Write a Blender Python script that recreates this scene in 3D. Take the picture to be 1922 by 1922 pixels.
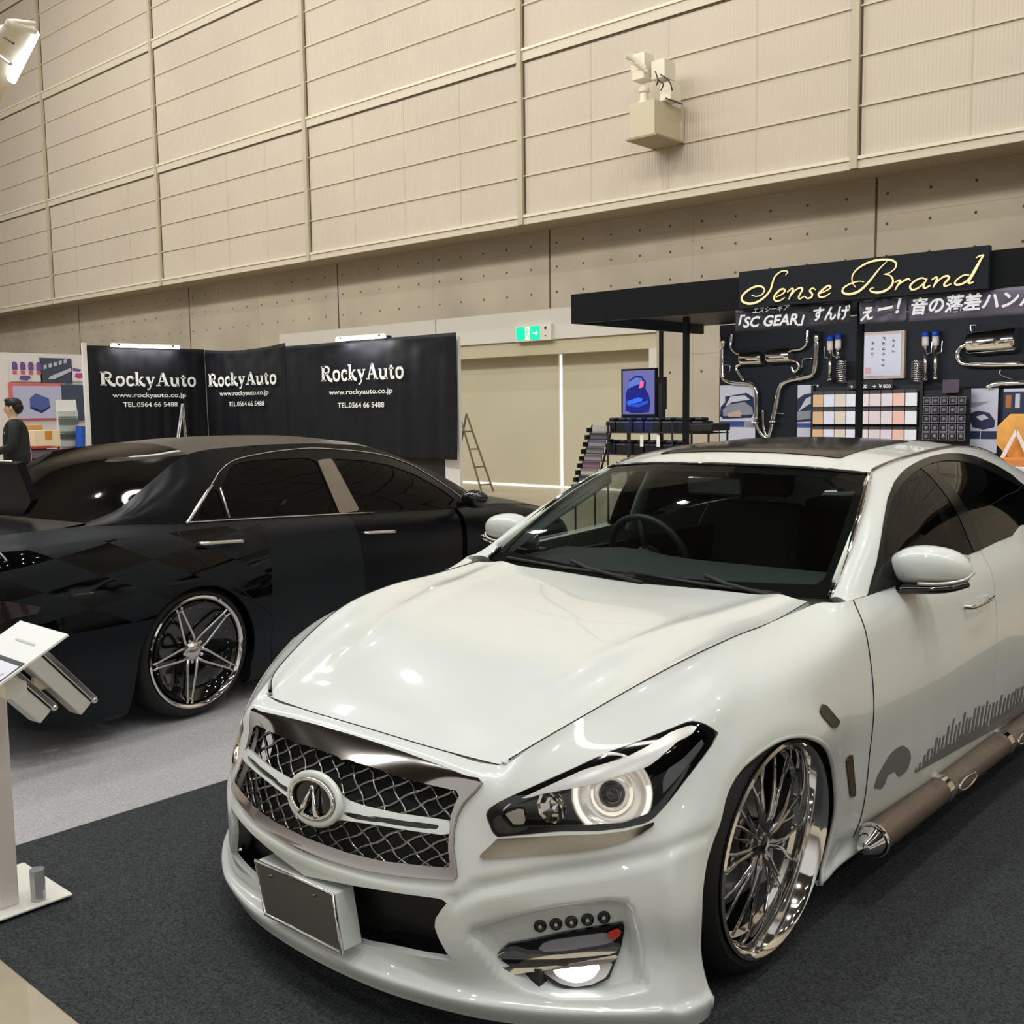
import bpy, bmesh, math, random
import numpy as np
from mathutils import Vector, Matrix
from mathutils.bvhtree import BVHTree
random.seed(7); np.random.seed(7)
for o in list(bpy.data.objects): bpy.data.objects.remove(o)
SC = bpy.context.scene; COL = SC.collection

# ------------------------------------------------------------------ camera
CAM_H = 1.528; FPX = 1962.86; YAW, PITCH, ROLL = -0.732429, 0.0987933, -0.0130894
def cam_axes():
    cy, sy, cp, sp = math.cos(YAW), math.sin(YAW), math.cos(PITCH), math.sin(PITCH)
    fwd = np.array([sy*cp, cy*cp, -sp]); right = np.array([cy, -sy, 0.]); up = np.cross(right, fwd)
    cr, sr = math.cos(ROLL), math.sin(ROLL)
    r2 = cr*right + sr*up; u2 = -sr*right + cr*up
    return r2, u2, fwd
_R, _U, _F = cam_axes()
RM = np.array([_R, -_U, _F]); CP = np.array([0, 0, CAM_H])
camd = bpy.data.cameras.new('camera'); cam = bpy.data.objects.new('camera', camd); COL.objects.link(cam)
camd.sensor_width = 36; camd.lens = 36*FPX/1922; camd.clip_start = 0.05; camd.clip_end = 300
mw = Matrix.Identity(4)
for i in range(3):
    mw[i][0] = _R[i]; mw[i][1] = _U[i]; mw[i][2] = -_F[i]; mw[i][3] = CP[i]
cam.matrix_world = mw; SC.camera = cam

# ------------------------------------------------------------------ light
w = bpy.data.worlds.new('world'); SC.world = w; w.use_nodes = True
wn = w.node_tree.nodes; wl = w.node_tree.links
bg = wn['Background']; bg.inputs[1].default_value = 1.0
_tc = wn.new('ShaderNodeTexCoord'); _sx = wn.new('ShaderNodeSeparateXYZ'); _rp = wn.new('ShaderNodeValToRGB')   # dim hall: dark stands low down, paler walls higher up
wl.new(_tc.outputs['Generated'], _sx.inputs[0]); wl.new(_sx.outputs[2], _rp.inputs[0]); wl.new(_rp.outputs[0], bg.inputs[0])
_e = _rp.color_ramp.elements; _e[0].position = 0.0; _e[0].color = (.13, .115, .10, 1); _e[1].position = .75; _e[1].color = (.62, .62, .59, 1)
for _p, _c in ((.06, (.17, .15, .13, 1)), (.18, (.42, .41, .38, 1)), (.32, (.60, .60, .57, 1))):
    _x = _e.new(_p); _x.color = _c
SC.view_settings.view_transform = 'Standard'; SC.view_settings.look = 'None'
SC.view_settings.gamma = 1; SC.view_settings.exposure = 0.0; SC.view_settings.use_curve_mapping = False
def area(name, loc, target, sx, sy, power, col):
    l = bpy.data.lights.new(name, 'AREA'); l.shape = 'RECTANGLE'; l.size = sx; l.size_y = sy; l.energy = power; l.color = col
    o = bpy.data.objects.new(name, l); COL.objects.link(o); o.location = loc
    o.rotation_euler = (Vector(target)-Vector(loc)).to_track_quat('-Z', 'Y').to_euler(); return o
def lamp_disc(name, loc, power, col, size=.34):
    l = bpy.data.lights.new(name, 'AREA'); l.shape = 'DISK'; l.size = size; l.energy = power; l.color = col
    o = bpy.data.objects.new(name, l); COL.objects.link(o); o.location = loc; return o
LAMPS = [(X, Y) for X in (-26, -19, -12, -5, 2, 9, 16) for Y in (-6.5, -1, 4.5, 10)]
for X, Y in LAMPS: lamp_disc('high_bay_light', (X, Y, 14.95), 142, (.985, 1, .965))
area('wall_fill_light', (-14, 2, 12.5), (-13, 15, 7.0), 40, 1.0, 2300, (1, .955, .875))  # unseen fill lamp added to brighten the back wall

# ------------------------------------------------------------------ helpers
def ray(u, v): return RM.T @ np.array([(u-961)/FPX, (v-961)/FPX, 1.])
def W(u, v, **k):                      # pixel + one known world coordinate -> world point
    d = ray(u, v); (a, val), = k.items()
    t = {'X': lambda: val/d[0], 'Y': lambda: val/d[1], 'Z': lambda: (val-CAM_H)/d[2]}[a]()
    return Vector((d[0]*t, d[1]*t, CAM_H+d[2]*t))
class Frame:                           # a car's own frame: x forward, y left, z up
    def __init__(s, ox, oy, th):
        s.o = np.array([ox, oy, 0.]); s.th = th
        s.A = np.array([[math.cos(th), math.sin(th), 0], [-math.sin(th), math.cos(th), 0], [0, 0, 1.]])
    def loc(s, u, v, **k):
        d = s.A @ ray(u, v); c = s.A @ (CP - s.o); (a, val), = k.items(); i = 'xyz'.index(a)
        t = (val-c[i])/d[i]; return tuple(c+t*d)
    def ray(s, u, v): return Vector(s.A @ (CP-s.o)), Vector(s.A @ ray(u, v)).normalized()
    def px(s, V):                      # (n,3) local -> (n,2) pixels
        P = (np.asarray(V) @ s.A + s.o - CP) @ RM.T
        return 961 + FPX*P[:, :2]/P[:, 2:3]
def mat(name, col, rough=.5, metal=0, coat=0, emit=None, es=1, trans=0, ior=1.45, alpha=1, noise=None, bump=None, spec=None):
    m = bpy.data.materials.new(name); m.use_nodes = True; n = m.node_tree.nodes; l = m.node_tree.links
    b = n['Principled BSDF']; b.inputs['Base Color'].default_value = (*col, 1); b.inputs['Roughness'].default_value = rough
    b.inputs['Metallic'].default_value = metal; b.inputs['Coat Weight'].default_value = coat; b.inputs['Coat Roughness'].default_value = .03
    b.inputs['Transmission Weight'].default_value = trans; b.inputs['IOR'].default_value = ior; b.inputs['Alpha'].default_value = alpha
    if spec is not None: b.inputs['Specular IOR Level'].default_value = spec
    if emit: b.inputs['Emission Color'].default_value = (*emit, 1); b.inputs['Emission Strength'].default_value = es
    if noise:
        sc, amt = noise; t = n.new('ShaderNodeTexCoord'); x = n.new('ShaderNodeTexNoise'); x.inputs['Scale'].default_value = sc; x.inputs['Detail'].default_value = 5
        r = n.new('ShaderNodeMapRange'); r.inputs[1].default_value = .3; r.inputs[2].default_value = .7; r.inputs[3].default_value = 1-amt; r.inputs[4].default_value = 1+amt
        mx = n.new('ShaderNodeVectorMath'); mx.operation = 'SCALE'; mx.inputs[0].default_value = col
        l.new(t.outputs['Object'], x.inputs['Vector']); l.new(x.outputs['Fac'], r.inputs[0]); l.new(r.outputs[0], mx.inputs['Scale']); l.new(mx.outputs[0], b.inputs['Base Color'])
    if bump:
        sc, st = bump; t = n.new('ShaderNodeTexCoord'); x = n.new('ShaderNodeTexNoise'); x.inputs['Scale'].default_value = sc; x.inputs['Detail'].default_value = 3
        bn = n.new('ShaderNodeBump'); bn.inputs['Strength'].default_value = st; bn.inputs['Distance'].default_value = .01
        l.new(t.outputs['Object'], x.inputs['Vector']); l.new(x.outputs['Fac'], bn.inputs['Height']); l.new(bn.outputs[0], b.inputs['Normal'])
    return m
def mesh_obj(name, V, Fc, m, parent=None, smooth=True):
    me = bpy.data.meshes.new(name); me.from_pydata([tuple(v) for v in V], [], [tuple(f) for f in Fc]); me.validate(); me.update()
    o = bpy.data.objects.new(name, me); COL.objects.link(o)
    if m: me.materials.append(m)
    if smooth: me.polygons.foreach_set('use_smooth', [True]*len(me.polygons))
    if parent: o.parent = parent
    return o
def tag(o, label, cat, group=None, kind=None):
    o['label'] = label
    if cat: o['category'] = cat
    if group: o['group'] = group
    if kind: o['kind'] = kind
    return o
def empty(name, loc=(0, 0, 0), rz=0, label=None, cat=None, group=None):
    o = bpy.data.objects.new(name, None); COL.objects.link(o); o.location = loc; o.rotation_euler = (0, 0, rz); o.empty_display_size = .1
    if label: tag(o, label, cat, group)
    return o
class MB:                              # collects shapes that become ONE mesh object
    def __init__(s): s.V = []; s.F = []
    def add(s, V, F):
        k = len(s.V); s.V += [tuple(v) for v in V]; s.F += [tuple(i+k for i in f) for f in F]; return s
    def box(s, a, b, M=None):
        (x0, y0, z0), (x1, y1, z1) = a, b
        V = [(x, y, z) for x in (x0, x1) for y in (y0, y1) for z in (z0, z1)]
        if M: V = [M @ Vector(v) for v in V]
        return s.add(V, [(0, 1, 3, 2), (4, 6, 7, 5), (0, 4, 5, 1), (2, 3, 7, 6), (0, 2, 6, 4), (1, 5, 7, 3)])
    def prism(s, poly, d):             # poly: list of 3D points, d: extrusion vector
        n = len(poly); P = [Vector(p) for p in poly]; d = Vector(d)
        return s.add(P+[p+d for p in P], [tuple(range(n))[::-1], tuple(range(n, 2*n))] + [(i, (i+1) % n, (i+1) % n+n, i+n) for i in range(n)])
    def tube(s, pts, r, seg=10, closed=False, cap=True, flat=None):
        P = [Vector(p) for p in pts]; n = len(P); V = []; F = []; up = None
        for i, p in enumerate(P):
            a = P[(i-1) % n] if (closed or i > 0) else p; b = P[(i+1) % n] if (closed or i < n-1) else p
            t = (b-a); t = t.normalized() if t.length > 1e-9 else Vector((0, 0, 1))
            if up is None: up = t.orthogonal().normalized() if flat is None else Vector(flat)
            up = (up-t*up.dot(t)); up = up.normalized() if up.length > 1e-6 else t.orthogonal().normalized()
            sd = t.cross(up); ri = r[i] if isinstance(r, list) else r
            ru, rs = ri if hasattr(ri, '__len__') else (ri, ri)
            for k in range(seg):
                A = 2*math.pi*k/seg; V.append(p+up*(ru*math.cos(A))+sd*(rs*math.sin(A)))
        m = n if closed else n-1
        for i in range(m):
            for k in range(seg):
                j = (i+1) % n; F.append((i*seg+k, i*seg+(k+1) % seg, j*seg+(k+1) % seg, j*seg+k))
        if cap and not closed: F += [tuple(range(seg))[::-1], tuple(range((n-1)*seg, n*seg))]
        return s.add(V, F)
    def lathe(s, prof, M=None, seg=48, closed=False): # prof: (r, h) about local z
        V = []; F = []; n = len(prof)
        for k in range(seg):
            A = 2*math.pi*k/seg
            for r, h in prof: V.append(Vector((r*math.cos(A), r*math.sin(A), h)))
        for k in range(seg):
            for i in range(n if closed else n-1):
                j = (i+1) % n; k2 = (k+1) % seg; F.append((k*n+i, k2*n+i, k2*n+j, k*n+j))
        if M: V = [M @ v for v in V]
        return s.add(V, F)
    def ball(s, c, r, M=None, seg=16):
        rx, ry, rz = r if hasattr(r, '__len__') else (r, r, r); V = []; F = []; n = seg//2
        for i in range(n+1):
            th = math.pi*i/n
            for k in range(seg):
                A = 2*math.pi*k/seg; v = Vector((rx*math.sin(th)*math.cos(A), ry*math.sin(th)*math.sin(A), rz*math.cos(th)))
                V.append((M @ v if M else v)+Vector(c))
        for i in range(n):
            for k in range(seg): F.append((i*seg+k, (i+1)*seg+k, (i+1)*seg+(k+1) % seg, i*seg+(k+1) % seg))
        return s.add(V, F)
    def obj(s, name, m, parent=None, smooth=False, bevel=0, angle=None):
        o = mesh_obj(name, s.V, s.F, m, parent, smooth)
        if bevel:
            b = o.modifiers.new('b', 'BEVEL'); b.width = bevel; b.segments = 2; b.limit_method = 'ANGLE'
        if angle:
            o.data.polygons.foreach_set('use_smooth', [True]*len(o.data.polygons)); mark_sharp(o.data, angle)
        return o
def mark_sharp(me, deg=35):
    bm = bmesh.new(); bm.from_mesh(me); bmesh.ops.remove_doubles(bm, verts=bm.verts, dist=1e-5); bmesh.ops.recalc_face_normals(bm, faces=bm.faces)
    for e in bm.edges:
        if len(e.link_faces) == 2: e.smooth = e.calc_face_angle(0) < math.radians(deg)
    bm.to_mesh(me); bm.free()
def cat(pts, n=8, closed=False, sym=False):       # Catmull-Rom through points; sym: even about y=0 at an end on the axis
    P = np.array([tuple(p) for p in pts], float); N = len(P); out = []
    for i in range(N if closed else N-1):
        if closed: p0, p1, p2, p3 = P[(i-1) % N], P[i], P[(i+1) % N], P[(i+2) % N]
        else:
            p1, p2 = P[i], P[i+1]
            mf = np.array((1, -1, 1)); p0 = P[i-1] if i > 0 else (p2*mf if sym and abs(p1[1]) < 1e-9 else 2*p1-p2); p3 = P[i+2] if i+2 < N else (p1*mf if sym and abs(p2[1]) < 1e-9 else 2*p2-p1)
        for k in range(n):
            t = k/n; out.append(.5*((2*p1)+(p2-p0)*t+(2*p0-5*p1+4*p2-p3)*t*t+(3*p1-p0-3*p2+p3)*t**3))
    if not closed: out.append(P[-1])
    return [tuple(o) for o in out]
def link_copy(o, parent=None, **kw):
    c = o.copy(); COL.objects.link(c)
    if parent is not None: c.parent = parent
    for ch in list(o.children): link_copy(ch, c)
    return c

class Shell:                           # smooth surface through a grid of control points
    def __init__(s, ctrl, n, frame):
        C = np.array(ctrl, float); s.fr = frame; s.n = n
        A = np.array([cat(r, n, sym=True) for r in C]); B = np.array([cat(A[:, j], n) for j in range(A.shape[1])])
        s.G = B.transpose(1, 0, 2).copy(); s.nr, s.nc = s.G.shape[:2]; s.normals()
    def normals(s):
        du = np.gradient(s.G, axis=0); dv = np.gradient(s.G, axis=1); N = np.cross(dv, du); L = np.linalg.norm(N, axis=2, keepdims=True); s.N = N/np.maximum(L, 1e-9)
    def orient(s, pt):                 # make normals point away from pt
        if ((s.G-np.array(pt))*s.N).sum() < 0: s.N *= -1; s.flip = True
        else: s.flip = False
        return s
    def bvh(s):
        V = [Vector(v) for v in s.G.reshape(-1, 3)]; F = s.faces(); return BVHTree.FromPolygons(V, F)
    def faces(s, r0=0, r1=None, c0=0, c1=None):
        r1 = s.nr-1 if r1 is None else r1*s.n; c1 = s.nc-1 if c1 is None else c1*s.n; r0 *= s.n; c0 *= s.n; c = s.nc
        F = [(i*c+j, i*c+j+1, (i+1)*c+j+1, (i+1)*c+j) for i in range(r0, r1) for j in range(c0, c1)]
        return [f[::-1] for f in F] if not getattr(s, 'flip', False) else F
    def part(s, r0=0, r1=None, c0=0, c1=None, off=0):
        return Piece((s.G+s.N*off).reshape(-1, 3), s.faces(r0, r1, c0, c1), s.N.reshape(-1, 3), s.fr)
def sdpoly(P, poly):                   # signed distance, >0 outside
    poly = np.array(poly, float); n = len(poly); d = np.full(len(P), 1e9); ins = np.zeros(len(P), bool)
    for i in range(n):
        a = poly[i]; b = poly[(i+1) % n]; e = b-a; w_ = P-a
        t = np.clip((w_@e)/(e@e+1e-12), 0, 1); q = w_-t[:, None]*e; d = np.minimum(d, np.hypot(q[:, 0], q[:, 1]))
        c = ((a[1] <= P[:, 1]) != (b[1] <= P[:, 1])); x = a[0]+(P[:, 1]-a[1])*(e[0]/(e[1] if abs(e[1]) > 1e-12 else 1e-12)); ins ^= c & (P[:, 0] < x)
    return np.where(ins, -d, d)
class Piece:
    def __init__(s, V, F, N, fr):
        use = sorted({i for f in F for i in f}); ix = {k: i for i, k in enumerate(use)}
        s.V = np.array(V)[use] if len(use) else np.zeros((0, 3)); s.N = np.array(N)[use] if len(use) else np.zeros((0, 3)); s.F = [tuple(ix[i] for i in f) for f in F]; s.fr = fr
    def clip(s, d):                    # keep d > 0
        V = list(s.V); N = list(s.N); F = []; cache = {}
        for f in s.F:
            q = [d[i] > 0 for i in f]
            if all(q): F.append(f); continue
            if not any(q): continue
            out = []
            for a in range(len(f)):
                i, j = f[a], f[(a+1) % len(f)]
                if d[i] > 0: out.append(i)
                if (d[i] > 0) != (d[j] > 0):
                    k = (min(i, j), max(i, j))
                    if k not in cache:
                        t = d[i]/(d[i]-d[j]); cache[k] = len(V); V.append(s.V[i]*(1-t)+s.V[j]*t); N.append(s.N[i]*(1-t)+s.N[j]*t)
                    out.append(cache[k])
            if len(out) >= 3: F.append(tuple(out))
        return Piece(V, F, N, s.fr)
    def cut_px(s, *polys):
        p = s
        for poly in polys: p = p.clip(sdpoly(p.fr.px(p.V), poly))
        return p
    def keep_px(s, poly): return s.clip(-sdpoly(s.fr.px(s.V), poly))
    def offset(s, d): return Piece(s.V+s.N*d, s.F, s.N, s.fr)
    def mirror(s, yc=0):
        V = s.V.copy(); V[:, 1] = 2*yc-V[:, 1]; N = s.N.copy(); N[:, 1] *= -1
        return Piece(V, [f[::-1] for f in s.F], N, s.fr)
    def join(s, o):
        k = len(s.V); return Piece(np.vstack([s.V, o.V]), s.F+[tuple(i+k for i in f) for f in o.F], np.vstack([s.N, o.N]), s.fr)
    def obj(s, name, m, parent=None, thick=.012, inward=True, weld=True):
        key = {}; rm = []; V = []; N = []          # weld by position, keep the surface normals
        for p, n_ in zip(s.V, s.N):
            k = (round(p[0]*4000), round(p[1]*4000), round(p[2]*4000))
            if k not in key: key[k] = len(V); V.append(np.array(p)); N.append(np.array(n_, float))
            else: N[key[k]] = N[key[k]]+n_
            rm.append(key[k])
        F = []
        for f in s.F:
            g_ = []
            for i_ in f:
                j_ = rm[i_]
                if not g_ or (g_[-1] != j_): g_.append(j_)
            if len(g_) > 1 and g_[0] == g_[-1]: g_.pop()
            if len(set(g_)) >= 3 and len(set(g_)) == len(g_): F.append(tuple(g_))
        V = np.array(V); N = np.array(N); N /= np.maximum(np.linalg.norm(N, axis=1, keepdims=True), 1e-9); n0 = len(V)
        tot = sum(np.dot(np.cross(V[f[1]]-V[f[0]], V[f[2]]-V[f[0]]), N[f[0]]) for f in F[::7])
        if tot < 0: F = [f[::-1] for f in F]
        LN = [N[i_] for f in F for i_ in f]
        if thick:
            ec = {}
            for f in F:
                for a in range(len(f)):
                    i_, j_ = f[a], f[(a+1) % len(f)]; k = (min(i_, j_), max(i_, j_)); ec[k] = ec.get(k, []) + [(i_, j_)]
            V2 = V+N*(-thick if inward else thick); F2 = [tuple(i_+n0 for i_ in f[::-1]) for f in F]
            if not inward: V, V2 = V2, V
            LN += [-N[i_-n0] for f in F2 for i_ in f]; F = F+F2; VV = list(V)+list(V2)
            for k, l_ in ec.items():
                if len(l_) == 1:
                    a, b = l_[0]; q = len(VV); VV += [V[a], V[b], V2[b], V2[a]]; F.append((q+1, q, q+3, q+2))
                    fn = np.cross(V[b]-V[a], N[a]); fn = fn/max(np.linalg.norm(fn), 1e-9); LN += [fn]*4
            V = VV
        me = bpy.data.meshes.new(name); me.from_pydata([tuple(v) for v in V], [], F); me.update()
        o = bpy.data.objects.new(name, me); COL.objects.link(o)
        if m: me.materials.append(m)
        me.polygons.foreach_set('use_smooth', [True]*len(me.polygons))
        if len(me.loops) == len(LN): me.normals_split_custom_set([tuple(x) for x in LN])
        if parent: o.parent = parent
        return o
# ------------------------------------------------------------------ materials
FRIT = mat('frit_black', (.004, .004, .004), .5, spec=.05)
WHITE = mat('pearl_white_paint', (.72, .748, .727), .30, 0, .8)
CHROME = mat('chrome', (.85, .83, .80), .06, 1)
DCHROME = mat('dark_chrome', (.28, .26, .25), .12, 1)
BRONZE = mat('smoked_bronze_chrome', (.40, .34, .26), .10, 1)
BLACKG = mat('gloss_black', (.006, .006, .007), .06, 0, .6)
BLACKM = mat('matte_black', (.012, .012, .013), .6)
RUBBER = mat('tyre_rubber', (.012, .012, .012), .55)
GLASS = mat('windscreen_glass', (.90, .95, .93), 0.0, 0, 0, trans=1, ior=1.01)
def glass_mix(name, tint, fac):
    m = bpy.data.materials.new(name); m.use_nodes = True; n = m.node_tree.nodes; l = m.node_tree.links; n.clear()
    o = n.new('ShaderNodeOutputMaterial'); t = n.new('ShaderNodeBsdfTransparent'); t.inputs[0].default_value = (*tint, 1)
    g = n.new('ShaderNodeBsdfGlossy'); g.inputs['Roughness'].default_value = .02; f = n.new('ShaderNodeFresnel'); f.inputs[0].default_value = 1.45
    mm = n.new('ShaderNodeMath'); mm.operation = 'MULTIPLY'; mm.inputs[1].default_value = fac
    x = n.new('ShaderNodeMixShader'); l.new(f.outputs[0], mm.inputs[0]); l.new(mm.outputs[0], x.inputs[0]); l.new(t.outputs[0], x.inputs[1]); l.new(g.outputs[0], x.inputs[2]); l.new(x.outputs[0], o.inputs[0]); return m
GLASSC = glass_mix('clear_glass', (.80, .88, .85), .6)
GLASSD = glass_mix('privacy_glass', (.05, .055, .06), 1.0)
GLASSG = glass_mix('green_tint_glass', (.02, .04, .042), .35)
LENS = glass_mix('lamp_lens', (.96, .96, .96), .8)
LEDW = mat('lit_white', (.9, .9, .9), .3, emit=(1, .99, .95), es=5)
LEDB = mat('lit_bright', (.9, .9, .9), .3, emit=(.93, .96, 1), es=5)
PGREY = mat('decal_grey', (.16, .16, .16), .4, 0, .4)
INTB = mat('dark_interior', (.03, .035, .033), .7)
INTL = mat('pale_pillar_trim', (.80, .86, .78), .8)
STEEL = mat('brushed_steel', (.72, .70, .67), .22, 1)
ALU = mat('satin_aluminium', (.62, .60, .55), .35, .6)
TEXTW = mat('white_print', (.85, .85, .82), .6)

# ------------------------------------------------------------------ white sedan
FW = Frame(-2.137, 2.54, -math.pi/2)
car = empty('car', (-2.137, 2.54, 0), -math.pi/2, 'white lowered sedan with chrome mesh grille and lit headlights, on the dark carpet', 'car')
S1 = 3.203
def c1(a, b): return (380+a/S1, 1200+b/S1)
def c2(a, b): return (860+a/S1, 1300+b/S1)
def c3(a, b): return (1322+a/S1, 1280+b/S1)
def c5(a, b): return (1322+a/S1, 780+b/S1)
def pl(f, *p): return [f(*q) for q in p]
ctrl = [  # rows from bonnet seam / belt down to the skirt; columns from the nose centre round the corner to the tail
 [(.754,0,.672),(.755,.25,.672),(.742,.462,.672),(.660,.545,.732),(.329,.66,.85),(.065,.70,.894),(-.13,.708,.905),(-.30,.715,.915),(-.41,.735,.928),(-.48,.81,.935),(-.95,.835,.95),(-1.5,.84,.975),(-2.1,.835,1.0),(-2.7,.81,1.02),(-3.3,.73,1.01),(-3.85,.62,.98),(-3.95,0,.98)],
 [(.80,0,.645),(.80,.25,.645),(.80,.472,.643),(.775,.55,.625),(.60,.68,.695),(.38,.80,.762),(.20,.84,.79),(.05,.855,.81),(-.18,.868,.825),(-.43,.875,.84),(-.95,.885,.85),(-1.5,.89,.87),(-2.1,.89,.88),(-2.7,.88,.90),(-3.3,.80,.90),(-3.92,.65,.88),(-4.05,0,.88)],
 [(.905,0,.53),(.89,.25,.53),(.845,.468,.535),(.80,.56,.525),(.69,.69,.535),(.565,.79,.55),(.44,.865,.58),(.08,.915,.66),(-.20,.905,.66),(-.42,.905,.65),(-.95,.908,.65),(-1.5,.91,.66),(-2.1,.91,.67),(-2.7,.92,.68),(-3.3,.86,.68),(-3.95,.70,.65),(-4.10,0,.65)],
 [(.965,0,.41),(.945,.25,.415),(.884,.455,.436),(.83,.57,.44),(.715,.70,.445),(.60,.81,.45),(.515,.868,.46),(.08,.915,.50),(-.22,.885,.50),(-.42,.895,.48),(-.95,.905,.48),(-1.5,.905,.48),(-2.1,.91,.48),(-2.7,.92,.48),(-3.3,.87,.48),(-3.97,.72,.45),(-4.13,0,.45)],
 [(.985,0,.375),(.965,.25,.378),(.905,.452,.385),(.825,.59,.375),(.715,.715,.365),(.61,.82,.36),(.528,.880,.36),(.08,.90,.38),(-.23,.868,.38),(-.42,.885,.36),(-.95,.90,.36),(-1.5,.90,.36),(-2.1,.90,.36),(-2.7,.91,.36),(-3.3,.87,.36),(-3.97,.72,.35),(-4.13,0,.35)],
 [(.965,0,.27),(.95,.25,.27),(.905,.46,.265),(.80,.60,.262),(.70,.72,.262),(.60,.828,.258),(.522,.876,.25),(.08,.88,.27),(-.24,.85,.27),(-.42,.87,.275),(-.95,.89,.275),(-1.5,.89,.275),(-2.1,.89,.275),(-2.7,.90,.27),(-3.3,.86,.26),(-3.95,.72,.25),(-4.10,0,.25)],
 [(.945,0,.185),(.93,.25,.183),(.895,.45,.178),(.82,.60,.175),(.73,.735,.172),(.63,.845,.17),(.535,.893,.17),(.08,.88,.19),(-.22,.84,.19),(-.42,.85,.215),(-.95,.87,.215),(-1.5,.87,.215),(-2.1,.87,.215),(-2.7,.88,.2),(-3.3,.85,.19),(-3.93,.72,.18),(-4.08,0,.18)],
 [(.985,0,.16),(.97,.25,.158),(.915,.465,.152),(.84,.615,.148),(.745,.75,.146),(.64,.86,.144),(.54,.912,.144),(.08,.88,.15),(-.20,.845,.15),(-.42,.86,.17),(-.95,.875,.17),(-1.5,.875,.17),(-2.1,.875,.17),(-2.7,.88,.16),(-3.3,.85,.15),(-3.93,.72,.14),(-4.08,0,.14)],
 [(.975,0,.115),(.955,.25,.112),(.895,.455,.105),(.82,.605,.100),(.725,.74,.098),(.625,.85,.096),(.53,.90,.096),(.08,.87,.11),(-.18,.83,.13),(-.42,.82,.145),(-.95,.83,.145),(-1.5,.83,.145),(-2.1,.83,.145),(-2.7,.84,.13),(-3.3,.82,.12),(-3.9,.70,.11),(-4.05,0,.11)],
]
sh = Shell(ctrl, 12, FW).orient((-.5, 0, .5))
sh0 = Shell(ctrl, 12, FW).orient((-.5, 0, .5))     # the same surface without the pressed recess, carries the fog lamp
# fog-lamp recess, swage ridge and arch flare are pressed into the surface itself
flatV = sh.G.reshape(-1, 3); uvp = FW.px(flatV)
def sstep(x): x = np.clip(x, 0, 1); return x*x*(3-2*x)
vis = (flatV[:, 0] > .42)
rec = pl(c2, (45,1470),(60,1415),(300,1345),(600,1275),(900,1235),(1020,1245),(1070,1310),(1100,1450),(1130,1600),(1160,1790),(900,1850),(600,1850),(400,1800),(230,1700),(120,1560))
dep = sstep(-sdpoly(uvp, rec)/26)*.042*vis
rec2 = pl(c2, (-30,1300),(150,1215),(500,1140),(900,1080),(1200,1010),(1500,860),(1500,820),(1200,930),(900,1000),(500,1060),(100,1140),(-60,1230))
dep2 = sstep((14-sdpoly(uvp, rec2))/28)*.010*vis
flatN = sh.N.reshape(-1, 3).copy()
flatV = flatV-flatN*dep[:, None]-flatN*dep2[:, None]
R_ARCH = (.078, .372, .335)
ARC = cat([(.500,.0),(.502,.12),(.506,.25),(.508,.37),(.475,.46),(.435,.52),(.385,.595),(.32,.642),(.24,.668),(.15,.680),(.06,.668),(-.03,.632),(-.10,.588),(-.15,.545),(-.19,.50),(-.225,.44),(-.25,.38),(-.26,.32),(-.255,.26),(-.24,.20),(-.215,.14),(-.19,.0)], 6)
rr = sdpoly(flatV[:, [0, 2]], ARC); side = flatV[:, 1] > .74
fl = np.exp(-((rr-.02)/.045)**2)*.010*side*(flatV[:, 0] < .6); flatV[:, 1] += fl
sh.G = flatV.reshape(sh.G.shape); sh.normals()
if sh.flip: sh.N *= -1
body_bvh = sh.bvh()
def on(u, v, off=0.0):
    o, d = FW.ray(u, v); h = body_bvh.ray_cast(o, d)
    if h[0] is None: return None, None
    nrm = h[1] if h[1].dot(d) < 0 else -h[1]
    return h[0]+nrm*off, nrm
def arch(p, cx=None, cz=0, r=0):
    q = p.V
    if cx is None: return np.where(q[:, 1] > .6, sdpoly(q[:, [0, 2]], ARC), 1.)
    return np.where(q[:, 1] > .6, np.hypot((q[:, 0]-cx), q[:, 2]-cz)-r, 1.)
HL = pl(c2, (165,740),(180,700),(240,660),(300,630),(500,540),(700,450),(890,360),(1100,285),(1300,205),(1380,172),(1420,168),(1480,185),(1545,222),(1568,245),(1560,268),(1480,380),(1380,510),(1280,640),(1190,745),(1130,785),(1000,815),(850,832),(600,835),(400,855),(235,870),(205,840))
GR = [(640,1375)]+pl(c1, (900,585),(1100,650),(1220,690),(1440,770),(1600,832),(1700,850),(1655,910),(1580,985),(1540,1060),(1518,1150),(1512,1260),(1528,1350),(1535,1447),(1350,1440),(1200,1428),(1000,1398),(860,1362),(720,1322),(600,1278))+[(540,1570),(560,1470)]
INTK = [(450,1500),(460,1595)]+pl(c1, (600,1420),(900,1480),(1200,1530),(1400,1555),(1480,1575),(1440,1620),(1400,1680),(1395,1730),(1420,1800),(1470,1890),(1510,1935),(1300,1905),(1100,1860),(1000,1840),(850,1790),(700,1730),(520,1640))+[(470,1690)]
BC = 6      # column where the bumper ends at the wheel arch
bump = sh.part(1, None, 0, BC).cut_px(HL, GR, INTK)
bump = bump.clip(arch(bump))
nose = sh.part(0, 1, 0, 3).cut_px(HL, GR); bump = bump.join(nose)
bump.join(bump.mirror()).obj('front_bumper', WHITE, car, .018)
fen = sh.part(0, 1, 3, 9).join(sh.part(1, None, BC, 9)).cut_px(HL); fen = fen.clip(arch(fen))
fen.obj('front_fender', WHITE, car, .014); fen.mirror().obj('front_fender', WHITE, car, .014)
DS = 11.55
def xcut(p, x0, x1):
    p = p.clip(p.V[:, 0]-x0); return p.clip(x1-p.V[:, 0])
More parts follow.
